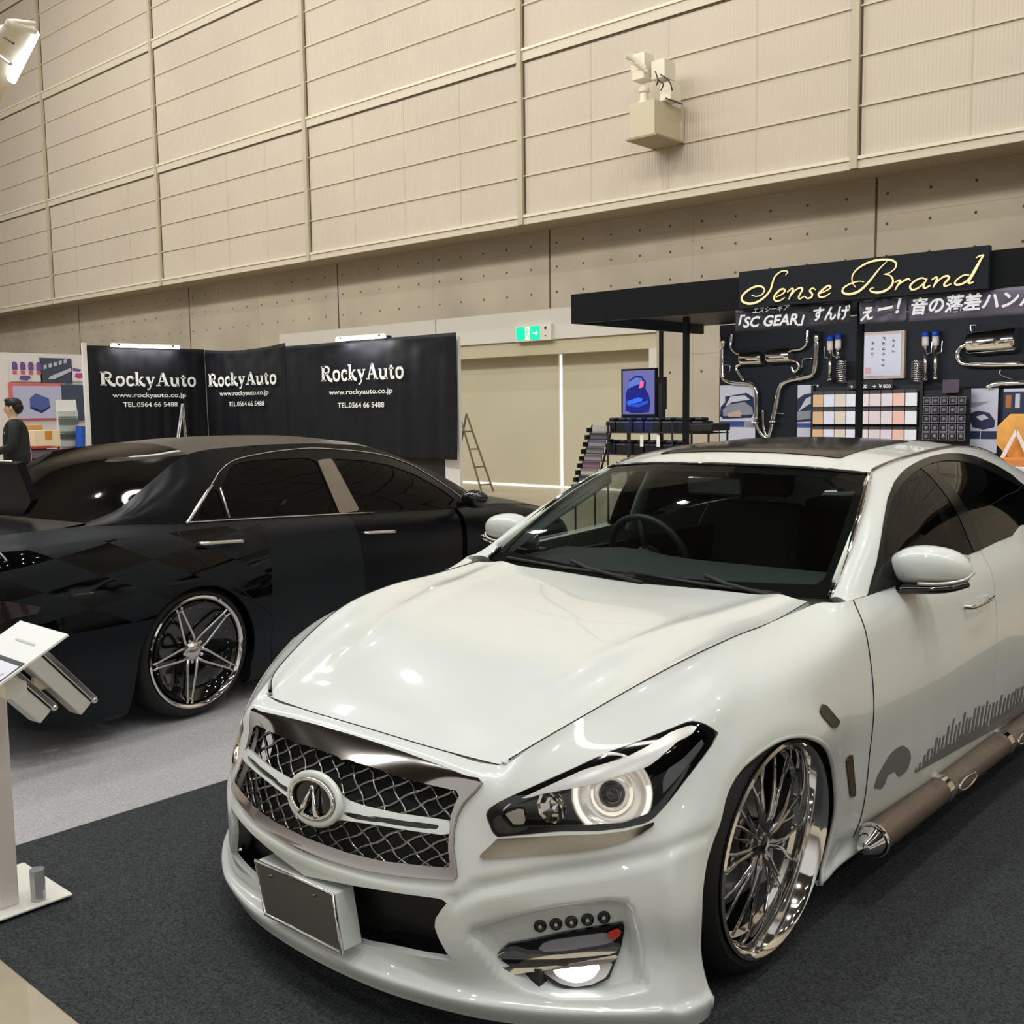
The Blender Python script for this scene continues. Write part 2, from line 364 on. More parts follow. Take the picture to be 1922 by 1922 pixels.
for mir in (0, 1):
    f = (lambda q: q.mirror()) if mir else (lambda q: q)
    low = .225
    d1 = sh.part(0, 6, 9, 13); d1 = d1.clip(d1.V[:, 2]-low)
    f(xcut(d1, -1.525, 5)).obj('front_door', WHITE, car, .014); f(xcut(d1, -2.32, -1.53)).obj('rear_door', WHITE, car, .014)
    sk = sh.part(0, None, 9, 13); f(sk.clip(low-.004-sk.V[:, 2])).obj('side_skirt', WHITE, car, .014)
    q = sh.part(0, None, 12, 16); q = xcut(q, -9, -2.324); q = q.clip(arch(q, -2.82, .36, .345)); f(q).obj('rear_quarter_panel', WHITE, car, .014)
# bonnet
hb = [[(.754,0,.672),(.755,.25,.672),(.742,.462,.672),(.735,.475,.676)],
      [(.62,0,.735),(.615,.25,.735),(.60,.49,.728),(.655,.545,.734)],
      [(.32,0,.835),(.31,.30,.838),(.31,.56,.838),(.329,.66,.85)],
      [(.03,0,.885),(.02,.33,.888),(.03,.60,.886),(.065,.70,.894)],
      [(-.22,0,.905),(-.22,.34,.908),(-.20,.62,.904),(-.17,.708,.906)],
      [(-.44,0,.915),(-.44,.34,.922),(-.43,.62,.927),(-.41,.70,.928)]]
hs = Shell(hb, 12, FW).orient((0, 0, 0))
hG = hs.G; yy = hG[:, :, 1]; xx = hG[:, :, 0]
cl = .36+(.70-xx)*.20; hG[:, :, 2] += .010*np.exp(-((yy-cl)/.045)**2)*sstep((.62-xx)/.25)
hs.normals(); hs.N *= (-1 if hs.flip else 1)
hp = hs.part(); hp.join(hp.mirror()).obj('bonnet', WHITE, car, .012)
SEAM = mat('panel_gap_black', (.01, .01, .01), .8)
def edge_tube(mb, pts, r=.0014, mirror=True):
    mb.tube(pts, r, 6)
    if mirror: mb.tube([(x, -y, z) for x, y, z in pts], r, 6)
g = MB(); hed = [hs.G[i, -1] for i in range(hs.nr)]; front = [hs.G[0, j] for j in range(hs.nc)]
edge_tube(g, [tuple(p+np.array((0, 0, .001))) for p in hed]); edge_tube(g, [tuple(p+np.array((.001, 0, .0))) for p in front]); g.obj('bonnet_gap', SEAM, car)
for my in (1, -1):
    g = MB(); P0 = [tuple(sh.G[i, 9*12]+sh.N[i, 9*12]*.0005) for i in range(0, 6*12)]; g.tube([(x, y*my, z) for x, y, z in P0], .002, 6); g.obj('door_gap', SEAM, car)
# wheel-arch lips
for my in (1, -1):
    g = MB(); L = []
    for p in (arch,):
        for x, z in ARC:
            if z < .12: continue
            h = body_bvh.ray_cast(Vector((x+(.006 if x > .3 else -.006 if x < 0 else 0), 2, z+.004)), Vector((0, -1, 0)))
            if h[0]: L.append((x, (h[0].y-.006)*my, z))
    g.tube(L, .008, 8); g.obj('arch_lip', WHITE, car, True)
    g = MB(); pr = []                                    # black liner behind the wheel
    V = []; Fq = []
    for k in range(41):
        A = math.radians(-30+240*k/40); x = R_ARCH[0]+.375*math.cos(A); z = max(.12, R_ARCH[1]+.375*math.sin(A)); V += [(x, .80*my, z), (x, .45*my, z)]
    Fq = [(2*k, 2*k+1, 2*k+3, 2*k+2) for k in range(40)]; g.add(V, Fq); g.add([(V[2*k+1]) for k in range(41)], [tuple(range(41))]); g.obj('arch_liner', BLACKM, car)
# underside
g = MB(); g.box((-3.9, -.72, .16), (.45, .72, .24)); g.box((.45, -.62, .13), (.78, .62, .22)); g.obj('underbody', BLACKM, car)

# greenhouse
gr = [ # belt row then up to the roof rail; columns from the A pillar foot rearwards
 [(-.455,.80,.934),(-.75,.835,.945),(-1.05,.838,.957),(-1.35,.84,.968),(-1.7,.84,.983),(-2.1,.835,1.0),(-2.5,.825,1.015),(-2.95,.785,1.018),(-3.4,.71,1.0)],
 [(-.47,.78,.937),(-.76,.79,1.03),(-1.03,.775,1.085),(-1.30,.765,1.12),(-1.67,.765,1.145),(-2.08,.76,1.155),(-2.5,.75,1.145),(-2.95,.72,1.10),(-3.38,.67,1.03)],
 [(-.485,.755,.938),(-.77,.735,1.085),(-1.01,.69,1.18),(-1.25,.67,1.235),(-1.63,.665,1.265),(-2.06,.66,1.27),(-2.5,.65,1.24),(-2.95,.635,1.15),(-3.35,.62,1.05)],
 [(-.50,.723,.930),(-.78,.655,1.095),(-1.00,.605,1.21),(-1.16,.572,1.283),(-1.6,.575,1.328),(-2.05,.575,1.34),(-2.5,.56,1.295),(-2.95,.55,1.18),(-3.33,.56,1.06)],
]
gs = Shell(gr, 12, FW).orient((-1.5, 0, .9)); gbvh = gs.bvh()
def smp(p, n=4): return [(a, b) for a, b, _ in cat([(x, y, 0) for x, y in p], n, closed=True)]
FRM = mat('frame_gloss_black', (.004, .004, .005), .15, spec=.25)
SG = pl(c5, (965,1140),(1000,1000),(1035,880),(1060,740),(1075,640),(1100,500),(1140,400),(1200,330),(1300,270),(1400,238),(1500,228),(1620,245),(1750,300),(1850,360),(1922,420))+[(2000,960),(2060,1010),(2040,1040),(1960,1010)]+pl(c5, (1922,655),(1850,720),(1750,790),(1600,860),(1400,945),(1200,1030))
gp = gs.part(); SG = SG[:6]+[(a, b) for a, b, _ in cat([(x, y, 0) for x, y in SG[6:]], 4)]; white = gp.cut_px(SG); glass = gp.keep_px(SG)
WIN = [(1655,1085)]+[(a, b) for a, b, _ in cat([(1658,1000,0),(1672,945,0),(1692,910,0),(1725,881,0),(1766,866,0),(1815,868,0),(1860,884,0),(1935,925,0),(2010,985,0)], 4)]+[(1960,985),(1922,992),(1830,1040),(1700,1095)]
for mir in (0, 1):
    f = (lambda q: q.mirror()) if mir else (lambda q: q)
    f(white).obj('roof_pillar', WHITE, car, .03)
    inn = [( -.50,)]
    fr_ = glass.cut_px(WIN)
    f(fr_.offset(.003)).obj('window_frame', FRM, car, .012)
    gl = glass.keep_px(WIN)
    f(xcut(gl, -1.46, 9)).obj('front_side_window', GLASSC if mir else glass_mix('driver_glass', (.16, .19, .18), .6), car, 0)
    f(xcut(gl, -9, -1.56)).obj('rear_side_window', GLASSD, car, 0)
    f(xcut(gl, -1.56, -1.46).offset(.002)).obj('b_pillar_cover', FRM, car, .01)
# windscreen
ws = Shell([[(-.50,.723,.930),(-.455,.49,.918),(-.425,.25,.908),(-.415,0,.905)],
            [(-.70,.690,1.055),(-.655,.46,1.052),(-.625,.24,1.048),(-.615,0,1.046)],
            [(-.91,.64,1.172),(-.87,.42,1.178),(-.845,.21,1.18),(-.835,0,1.18)],
            [(-1.135,.572,1.275),(-1.105,.38,1.290),(-1.085,.19,1.296),(-1.08,0,1.298)]], 8, FW).orient((-1.5, 0, .8))
wp = ws.part(); wj = wp.join(wp.mirror()); wj.obj('windscreen', GLASSC, car, 0)
g = MB()
P_ = [tuple(ws.G[i, 0]+ws.N[i, 0]*.002) for i in range(ws.nr)]
T_ = [tuple(ws.G[-1, j]) for j in range(ws.nc)]; B_ = [tuple(ws.G[0, j]) for j in range(ws.nc)]
g.tube([(x, y, z) for x, y, z in P_]+[(x, y, z) for x, y, z in T_]+[(x, -y, z) for x, y, z in T_[::-1]]+[(x, -y, z) for x, y, z in P_[::-1]], .007, 6)
g.obj('windscreen_seal', BLACKG, car, True)
for my in (1, -1):
    g = MB(); g.tube([(x-.004, (y+.008)*my, z+.003) for x, y, z in P_], .005, 6); g.obj('pillar_trim', CHROME, car, True)
# black frit band around the glass
fb = Piece(ws.G.reshape(-1, 3)-ws.N.reshape(-1, 3)*.004, ws.faces(), ws.N.reshape(-1, 3), FW)
q = np.array([[.03, .05, .04]])
ii, jj = np.meshgrid(np.arange(ws.nr)/(ws.nr-1), np.arange(ws.nc)/(ws.nc-1), indexing='ij')
dist = np.minimum(np.minimum(ii/.09-1, (1-ii)/.07-1), jj/.055-1).reshape(-1)
fr = fb.clip(-dist[:len(fb.V)]); fr.join(fr.mirror()).obj('windscreen_border', FRIT, car, .002)
# cowl and wipers
g = MB(); V = []
for y in np.linspace(-.72, .72, 25):
    t = abs(y)/.72; V += [(-.36-.05*t*t-.02, y, .893+.018*t), (-.44-.06*t*t, y, .900+.02*t)]
g.add(V, [(2*k, 2*k+1, 2*k+3, 2*k+2) for k in range(24)]); g.obj('cowl', BLACKM, car)
for (ya, yb, xb) in ((-.62, .02, -.47), (-.02, .58, -.47)):
    g = MB(); g.tube([(-.43, yb+.05, .918), (-.47, (ya+yb)/2+.1, .94), (-.50, (ya+yb)/2, .955)], .008, 6)
    g.tube([(-.475-.03*abs(ya), ya, .940), (-.465, (ya+yb)/2, .932), (-.46, yb, .93)], .007, 6); g.obj('wiper', BLACKM, car, True)
# roof, rear glass, boot
rf = Shell([[(-1.135,.572,1.278),(-1.105,.38,1.293),(-1.085,.19,1.299),(-1.08,0,1.301)],
            [(-1.35,.577,1.312),(-1.33,.38,1.336),(-1.32,.19,1.346),(-1.32,0,1.349)],
            [(-1.65,.577,1.333),(-1.65,.38,1.357),(-1.65,.19,1.367),(-1.65,0,1.370)],
            [(-2.05,.576,1.341),(-2.05,.38,1.364),(-2.05,.19,1.373),(-2.05,0,1.376)],
            [(-2.5,.562,1.297),(-2.5,.38,1.328),(-2.5,.19,1.338),(-2.5,0,1.341)],
            [(-2.78,.552,1.232),(-2.80,.38,1.262),(-2.82,.19,1.273),(-2.83,0,1.276)]], 10, FW).orient((-1.5, 0, .5))
rp = rf.part(); sun = (rp.V[:, 0]+1.30, )
def sunsd(p, m=0):
    x, y = p.V[:, 0], p.V[:, 1]; return np.maximum(np.maximum(x+1.25+m, -1.93-x+m), np.abs(y)-.41+m)
roof = rp.clip(sunsd(rp)); roof.join(roof.mirror()).obj('roof', WHITE, car, .02)
sr = rp.clip(-sunsd(rp)).offset(.004); sr.join(sr.mirror()).obj('sunroof', FRM, car, .01)
for my in (1, -1):
    g = MB(); P0 = [tuple(gs.G[-1, j]+np.array((0, 0, .004))) for j in range(3*12, 7*12)]; g.tube([(x, y*my, z) for x, y, z in P0], .005, 6); g.obj('roof_drip_trim', DCHROME, car, True)
rg = Shell([[(-2.78,.552,1.232),(-2.80,.38,1.262),(-2.82,.19,1.273),(-2.83,0,1.276)],
            [(-3.08,.555,1.13),(-3.10,.38,1.155),(-3.12,.19,1.165),(-3.13,0,1.168)],
            [(-3.36,.57,1.02),(-3.40,.38,1.035),(-3.42,.19,1.04),(-3.43,0,1.042)]], 6, FW).orient((-1.5, 0, .5))
q = rg.part(); q.join(q.mirror()).obj('rear_window', GLASSD, car, 0)
bt = Shell([[(-3.36,.57,1.02),(-3.40,.38,1.035),(-3.42,.19,1.04),(-3.43,0,1.042)],
            [(-3.6,.66,1.0),(-3.62,.4,1.02),(-3.64,.2,1.025),(-3.64,0,1.025)],
            [(-3.88,.61,.98),(-3.93,.4,.985),(-3.95,.2,.985),(-3.95,0,.985)]], 6, FW).orient((-3.5, 0, .5))
q = bt.part(); q.join(q.mirror()).obj('boot_lid', WHITE, car, .012)
q = sh.part(0, None, 15, 16); q.join(q.mirror()).obj('rear_bumper', WHITE, car, .012)
q = Shell([[(-2.3,.835,1.01),(-2.7,.81,1.022),(-3.05,.775,1.017),(-3.4,.705,1.0)], [(-2.3,.80,1.0),(-2.7,.79,1.0),(-3.05,.75,1.0),(-3.4,.60,1.02)]], 4, FW)
# ------------------------------------------------------------------ front details
def surf(poly, off=.0, src=None): return (src or sh.part()).keep_px(poly).offset(off)
sp_all = sh.part(0, None, 0, 9)
def both(p, name, m, thick=.006, merge=True, rec=None):
    p2 = p.mirror()
    if merge: return p.join(p2).obj(name, m, car, thick, False)
    return p.obj(name, m, car, thick, False), p2.obj(name, m, car, thick, False)
# grille: dark well, lattice, chrome frame, white centre bar, emblem
GRI = [(640,1430)]+pl(c1, (900,735),(930,750),(1060,790),(1200,840),(1400,888),(1575,922),(1540,980),(1510,1060),(1498,1150),(1490,1260),(1505,1372),(1400,1365),(1100,1335),(900,1288),(760,1240),(640,1195),(600,1170))+[(540,1540)]
frame = sp_all.keep_px(GR).cut_px(GRI)
both(frame.offset(.002), 'grille_frame', mat('darkened_chrome', (.52, .48, .45), .07, 1), .010)  # chrome darkened in its colour for the dark floor it mirrors
well = sp_all.keep_px(GR).offset(-.075); both(well, 'grille_backing', BLACKM, .004)
wall_ = MB()   # side walls of the well
gin = sp_all.keep_px(GRI)
def gpt(u_, v_, off):                   # grille surface: u_ along the half width, v_ downwards, on the body shell
    c = u_*2*12; r = 12*(1+v_*3); c0, r0 = int(min(c, 2*12-1)), int(min(r, 4*12-1)); a, b = c-c0, r-r0
    G, N = sh.G, sh.N
    p = (G[r0, c0]*(1-a)*(1-b)+G[r0, c0+1]*a*(1-b)+G[r0+1, c0]*(1-a)*b+G[r0+1, c0+1]*a*b); n_ = N[r0, c0]
    return Vector(p+n_*off)
lat = MB(); CWU, CHV = .150, .115
for sgn in (1, -1):
    for dr in (1, -1):
        for k in range(-12, 20):
            pts = []
            for t in np.linspace(0, 1, 46):
                u_ = k*CWU+dr*t*CWU/CHV*1.0; wob = .012*math.sin(t/CHV*2*math.pi)
                if -.001 <= u_ <= 1.0: pts.append(gpt(min(1, max(0, u_+wob)), t, -.022))
                elif len(pts) > 1: break
            if len(pts) > 1: lat.tube([(p.x, p.y*sgn, p.z) for p in pts], [(.0058, .0040)]*len(pts), 6, cap=False)
lat.obj('grille_mesh', DCHROME, car, True)
bar = pl(c1, (560,800),(700,815),(770,850),(830,925),(900,978),(1000,1012),(1200,1055),(1510,1092),(1500,1182),(1300,1158),(1000,1112),(850,1090),(760,1098),(560,1140))
slot = pl(c1, (835,1068),(855,1043),(1100,1078),(1452,1122),(1445,1152),(1250,1132),(1100,1112),(960,1090))
both(sp_all.keep_px([(540,1420),(540,1580)]+[p for p in bar[:0]]+[]) if False else sp_all.keep_px(bar).cut_px(slot).offset(.0), 'grille_bar', WHITE, .016)
both(sp_all.keep_px(slot).offset(-.004), 'grille_bar_slot', BLACKG, .006, merge=False)
EC = Vector((.945, 0, .532)); EM = Matrix.Translation(EC) @ Matrix.Rotation(math.radians(76), 4, 'Y') @ Matrix.Rotation(math.radians(90), 4, 'Z')
def ell(a, b, n=48, z=0): return [EM @ Vector((a*math.cos(2*math.pi*k/n), b*math.sin(2*math.pi*k/n), z)) for k in range(n)]
g = MB(); g.tube(ell(.100, .060, z=-.004), (.010, .010), 12, closed=True); o = g.obj('emblem_surround', WHITE, car, True)
g = MB(); g.prism(ell(.092, .052, z=-.012), (EM.to_3x3() @ Vector((0, 0, .010)))); g.obj('emblem_plate', BLACKG, car)
em = MB(); em.tube(ell(.086, .047, z=.006), (.006, .006), 10, closed=True)
for s_ in (1, -1):
    pts = [EM @ Vector((s_*.034, -.042, .004)), EM @ Vector((s_*.022, -.022, .008)), EM @ Vector((s_*.002, .034, .010))]
    em.tube(pts, [.010, .008, .002], 8)
em.obj('emblem', CHROME, car, True)
# air intake backing behind the bumper opening
ib = sp_all.keep_px(INTK).offset(-.07); both(ib, 'intake_mesh', mat('intake_mesh_black', (.008, .008, .008), .5), .004)
# number plate: blank grey plate on a white box, slightly turned
NPf = empty('plate_frame_dummy'); bpy.data.objects.remove(NPf)
pc_ = [Vector(FW.loc(*c1(325,1325), x=.985)), Vector(FW.loc(*c1(790,1532), x=1.0)), Vector(FW.loc(*c1(845,1880), x=1.005)), Vector(FW.loc(*c1(385,1650), x=.99))]
g = MB(); q_ = [p*1.0 for p in pc_]; c_ = sum(q_, Vector())/4
g.prism([p+(p-c_)*.0+Vector((-.062, 0, 0)) for p in q_], (.058, 0, 0)); npb = g.obj('number_plate_holder', WHITE, car, bevel=.003)
g = MB(); g.prism([c_+(p-c_)*.985+Vector((-.001, 0, 0)) for p in q_], (.004, 0, 0)); plate = g.obj('number_plate', mat('blank_plate_grey', (.12, .11, .10), .25, .2), car)
g = MB(); g.tube([p+Vector((.003, 0, 0)) for p in q_], .0045, 8, closed=True); g.obj('plate_rim', CHROME, npb, True)
for t in (.22, .78):
    g = MB(); p = q_[0].lerp(q_[1], t)+Vector((.004, 0, -.022)); g.ball(p, .006); g.obj('plate_screw', DCHROME, plate, True)
# headlights
HLg = sp_all.keep_px(HL)
inner = pl(c2, (250,745),(300,700),(500,600),(700,510),(890,420),(1100,340),(1290,250),(1400,205),(1450,210),(1520,245),(1450,360),(1350,490),(1250,620),(1150,725),(1000,782),(800,795),(600,800),(400,810),(320,815))
brow = pl(c2, (240,728),(300,672),(500,580),(760,462),(1000,395),(1150,318),(1290,232),(1400,196),(1450,215),(1400,260),(1320,292),(1250,350),(1180,425),(1080,470),(1000,488),(850,540),(700,572),(500,612),(330,668))
glow = pl(c2, (300,690),(500,598),(760,500),(1000,432),(1160,370),(1300,285),(1315,300),(1180,415),(1000,478),(850,530),(700,562),(500,600))
for mir in (0, 1):
    f = (lambda q: q.mirror()) if mir else (lambda q: q); s_ = -1 if mir else 1
    root = f(HLg.offset(-.055)).obj('headlight', BLACKG, car, .004)
    f(HLg.cut_px(inner).offset(-.004)).obj('headlight_bezel', BLACKG, root, .012)
    f(HLg.keep_px(brow).offset(-.010)).obj('light_brow', CHROME if 0 else mat('brow_silver', (.75, .74, .72), .25, .3), root, .012, False)
    f(HLg.keep_px(glow).offset(-.004)).obj('running_light', mat('lit_brow', (.9, .9, .9), .3, emit=(1, .98, .93), es=.75), root, .002, False)
    Cp, nn = on(*c2(940, 610), -.026); dirn = (nn*.75+Vector((.93, .36, .05))*.25).normalized()
    Mx = Matrix.Translation(Cp) @ dirn.to_track_quat('Z', 'Y').to_matrix().to_4x4()
    Mm = Matrix.Diagonal((1, -1, 1, 1)) if mir else Matrix.Identity(4)
    def pxr(du, off=0): return du
    g = MB(); g.lathe([(.030, -.006), (.038, .004), (.046, -.014), (.060, -.020), (.084, -.004), (.094, .004), (.097, .0)], Mm @ Mx, 40); g.obj('reflector', mat('reflector_pearl', (.85, .80, .74), .18, .8, emit=(1, .93, .82), es=.22), root, True)
    g = MB(); RP = [Mx @ Vector((.088*math.cos(2*math.pi*k/60), .088*math.sin(2*math.pi*k/60), .002)) for k in range(60)]; top_k = max(range(60), key=lambda k: RP[k].z); RP = [RP[(top_k+k) % 60] for k in range(13, 48)]; g.tube([Mm @ p for p in RP], .006, 8); g.obj('halo_ring', mat('lit_halo', (.9, .9, .9), .3, emit=(1, .95, .85), es=.8), root, True)
    g = MB(); g.lathe([(.0, .014), (.010, .013), (.020, .007), (.026, -.003), (.031, -.004), (.033, -.012)], Mm @ Mx, 32); g.obj('projector_lens', mat('projector_glass', (.02, .02, .025), .03, 0, 1), root, True)
    g = MB(); C2, n2 = on(*c2(570, 690), -.028); C3, n3 = on(*c2(380, 745), -.022)
    M2 = Matrix.Translation(C2) @ Vector((.97, .2, .1)).to_track_quat('Z', 'Y').to_matrix().to_4x4()
    g.lathe([(.0, -.028), (.018, -.022), (.036, -.004), (.040, .004)], Mm @ M2, 10); g.obj('main_beam_reflector', CHROME, root)
    lamp = pl(c2, (275,735),(390,690),(405,800),(330,805)); f(HLg.keep_px(lamp).offset(-.02)).obj('indicator_reflector', ALU, root, .004, False)
    q = pl(c2, (1250,470),(1360,400),(1500,250),(1480,330),(1340,500),(1230,620)); f(HLg.keep_px(q).offset(-.012)).obj('side_marker', mat('marker_grey', (.16, .19, .18), .2), root, .003, False)
    f(HLg.offset(.0005)).obj('headlight_lens', LENS, root, 0)
    # chrome blade under the headlight
    cs = pl(c2, (118,1000),(150,960),(200,915),(235,876),(400,868),(600,858),(850,850),(1000,832),(1130,795),(1195,752),(1170,800),(1100,850),(1000,895),(850,935),(700,958),(500,972),(300,990))
    f(sp_all.keep_px(cs).offset(.0)).obj('headlight_blade', BRONZE, car, .007, False)
# fog lamps
fogp = sh0.part(0, None, 2, 7).offset(-.034)
F_OUT = pl(c2, (220,1580),(300,1510),(420,1490),(620,1445),(850,1405),(1000,1378),(995,1440),(975,1540),(945,1620),(905,1725),(800,1765),(640,1778),(570,1748),(480,1680),(235,1692),(220,1640))
for mir in (0, 1):
    f = (lambda q: q.mirror()) if mir else (lambda q: q)
    root = f(fogp.keep_px(F_OUT).offset(-.004)).obj('fog_lamp', BLACKG, car, .008, False)
    for nm, poly, m_, o_, t_ in (
        ('chrome_blade', pl(c2, (215,1582),(270,1545),(345,1530),(420,1555),(640,1560),(970,1500),(975,1518),(930,1560),(640,1590),(400,1590)), CHROME, .004, .010),
        ('chrome_blade', pl(c2, (220,1655),(270,1630),(300,1640),(420,1640),(640,1625),(960,1560),(955,1590),(900,1620),(640,1650),(440,1668),(240,1692)), CHROME, .004, .012),
        ('running_light', pl(c2, (475,1550),(500,1505),(560,1482),(700,1462),(870,1438),(930,1445),(950,1480),(880,1505),(640,1545)), mat('drl_grey', (.45, .45, .47), .2, .5), .003, .004),
        ('painted_red_reflection', pl(c2, (880,1432),(985,1392),(975,1440),(930,1482)), mat('red_reflection_paint', (.55, .06, .04), .2), .009, .002),  # red reflection painted as a flat patch
        ('fog_surround', pl(c2, (490,1665),(560,1650),(880,1610),(905,1600),(930,1620),(890,1710),(800,1755),(700,1768),(620,1750)), CHROME, .004, .004),
        ('fog_bulb', pl(c2, (560,1668),(640,1655),(850,1628),(862,1636),(815,1708),(750,1738),(690,1742),(620,1712)), LEDB, .009, .004)):
        f(fogp.keep_px(poly).offset(o_)).obj(nm, m_, root, t_, False)
    for (a, b) in ((493,1400),(587,1388),(680,1374),(777,1361),(875,1347)):
        C, n_ = on(*c2(a, b), .003)
        if C is None: continue
        Mm = Matrix.Diagonal((1, -1, 1, 1)) if mir else Matrix.Identity(4)
        Mx = Mm @ Matrix.Translation(C) @ n_.to_track_quat('Z', 'Y').to_matrix().to_4x4()
        g = MB(); g.lathe([(.0, .004), (.005, .004), (.0065, .001), (.009, .001), (.010, .003), (.0145, .003), (.0155, 0), (.0155, -.01)], Mx, 24); l = g.obj('led_spot', BLACKG, car, True)
        g = MB(); g.lathe([(.0, .0055), (.004, .005), (.005, .0035)], Mx, 12); g.obj('led_lens', ALU, l, True)
# side vents, decals
for poly in (pl(c3, (710,120),(812,240),(800,265),(772,282),(735,240),(690,190),(690,165)), pl(c3, (845,455),(885,430),(890,500),(905,660),(903,690),(872,690),(862,600))):
    for mir in (0, 1):
        p = sh.part(0, None, 5, 9).keep_px(poly).offset(.001); p = p.mirror() if mir else p
        p.obj('side_vent', mat('vent_mesh', (.10, .08, .05), .35, .5, bump=(260, .8)), car, .004, False)
fan = sh.part(0, None, 9, 10)
fanp = pl(c3, (1015,640),(1040,560),(1075,500),(1110,440),(1150,400),(1190,380),(1225,400),(1242,440),(1235,490),(1200,560),(1160,575),(1150,540),(1125,535),(1095,570),(1090,610),(1060,645))
fan.keep_px(fanp).offset(.0012).obj('fan_decal', PGREY, car, .0005, False)
ba = [c3(1262+i*(1922-1262)/16, 548-i*(548-190)/16) for i in range(17)]
rs = np.random.RandomState(4); top = []
u0, v0 = c3(1262, 548); u1, v1 = c3(1930, 185); u2, v2 = 2060, 1262
pts = []; x = u0; i = 0
def env(x): return float(np.interp(x, [1719, 1735, 1745, 1755, 1790, 1850, 1922, 2010], [14, 34, 48, 58, 74, 66, 72, 80]))
rs_d = np.random.RandomState(11)
while x < 2000:
    t = (x-u0)/(u2-u0); vb = v0+(v2-v0)*t; e_ = env(x); h = e_*(.72+.28*rs_d.rand()) if i % 2 == 0 else e_*(.22+.20*rs_d.rand()); wd = 2.6+1.4*rs_d.rand() if i % 2 == 0 else 2.4+2.2*rs_d.rand(); le = h*.16
    pts += [(x+le, vb-h), (x+le+wd, vb-h-wd*.6)]; x += wd; i += 1
poly = [(u0, v0)]+pts+[(x, v0+(v2-v0)*(x-u0)/(u2-u0))]
d_ = sh.part(0, None, 9, 12); V_ = d_.V[:, 0]
dd = Shell([[list(r[k]) for k in (9, 10, 11, 12)] for r in ctrl], 60, FW).orient((-.5, 0, .5))
poly = [(a, b) for a, b in poly]
dd.part(2, 7).keep_px(poly).offset(.0015).obj('skyline_decal', PGREY, car, .0005, False)
# door handles, mirrors
for x0, nm in ((-1.20, 0), (-2.28, 1)):
    for my in (1, -1):
        g = MB(); g.tube(cat([(x0, .893*my, .812), (x0-.02, .925*my, .815), (x0-.12, .932*my, .818), (x0-.22, .925*my, .82), (x0-.25, .893*my, .822)], 5), [(.011, .006)]*21, 8)
        g.obj('door_handle', CHROME, car, True)
        g = MB(); g.ball((x0-.125, .886*my, .816), (.09, .006, .030)); g.obj('handle_recess', WHITE, car, True)
def mirror(my):
    root = empty('door_mirror'); root.parent = car
    secs = [(.755, .945, .985, .02), (.80, .94, 1.05, .06), (.86, .943, 1.072, .085), (.92, .948, 1.074, .085), (.98, .955, 1.066, .075), (1.02, .968, 1.045, .055), (1.042, .985, 1.01, .02)]
    V = []; n = 20
    def ring(y, z0, z1, w, n=20, c=-.84):
        zc, rz = (z0+z1)/2, (z1-z0)/2; out = []
        for k in range(n):
            A = 2*math.pi*k/n; ca, sa = math.cos(A), math.sin(A)
            x = c+w*(abs(ca)**.7)*(1 if ca > 0 else -.35)*1.0; z = zc+rz*(abs(sa)**.8)*(1 if sa > 0 else -1); out.append((x, y*my, z))
        return out
    for mb_, lo, hi, m_, nm in ((MB(), 0, 1, WHITE, 'mirror_cap'),):
        for s_ in secs: V += ring(*s_)
        F = [(i*n+k, i*n+(k+1) % n, (i+1)*n+(k+1) % n, (i+1)*n+k) for i in range(len(secs)-1) for k in range(n)]
        F += [tuple(range(n)), tuple(range((len(secs)-1)*n, len(secs)*n))]
        mb_.add(V, F); o = mb_.obj(nm, m_, root, True)
        sb = o.modifiers.new('s', 'SUBSURF'); sb.levels = sb.render_levels = 1
    g = MB(); g.tube(cat([(-.83, .70*my, .925), (-.80, .78*my, .925), (-.79, .88*my, .935), (-.80, .97*my, .945), (-.83, 1.025*my, .962)], 5), [(.014+.004*math.sin(k/20*3.1), .05) for k in range(21)], 10, flat=(0, 0, 1)); g.obj('mirror_base', BLACKG, root, True)
    g = MB(); g.tube(cat([(-.755, .90*my, .957), (-.765, .97*my, .962), (-.80, 1.025*my, .975), (-.84, 1.043*my, .995)], 5), [(.006, .006)]*16, 8); g.obj('indicator_strip', ALU, root, True)
    g = MB(); g.prism([(-.873, .80*my, .955), (-.873, 1.02*my, .965), (-.873, 1.02*my, 1.045), (-.873, .82*my, 1.06)], (.004, 0, 0)); g.obj('mirror_glass', CHROME, root)
mirror(1); mirror(-1)
# side pipe with mesh shell along the skirt
for my in (1, -1):
    a = Vector((-.455, .90*my, .215)); b = Vector((-2.35, .905*my, .215)); ab = (b-a)
    g = MB(); g.tube([a, b], .046, 20); root = g.obj('side_exhaust', mat('bronze_mesh_metal', (.27, .21, .17), .28, .9, bump=(300, .6)), car, True, angle=40)
    g = MB(); g.tube([a+Vector((.005, 0, 0)), a+Vector((.012, 0, 0)), a+Vector((.016, 0, 0))], [.054, .054, .05], 20); g.tube([a+Vector((.016, 0, 0)), a+Vector((.075, 0, -.005)), a+Vector((.08, 0, -.005))], [.044, .020, .010], 20); g.obj('pipe_tip', CHROME, root, angle=40)
    for t in (.28, .62):
        c = a+ab*t; g = MB(); g.tube([c+Vector((.02, 0, 0)), c-Vector((.02, 0, 0))], .051, 20); g.obj('pipe_clamp', CHROME, root, angle=40)
    for t in (.36, .7):
        c = a+ab*t; g = MB(); P = [c+Vector((.085*math.cos(2*math.pi*k/28)*1.0, .047*my*1.0, .020*math.sin(2*math.pi*k/28))) for k in range(28)]
        g.tube(P, .005, 6, closed=True); g.obj('pipe_slot_trim', CHROME, root, True)
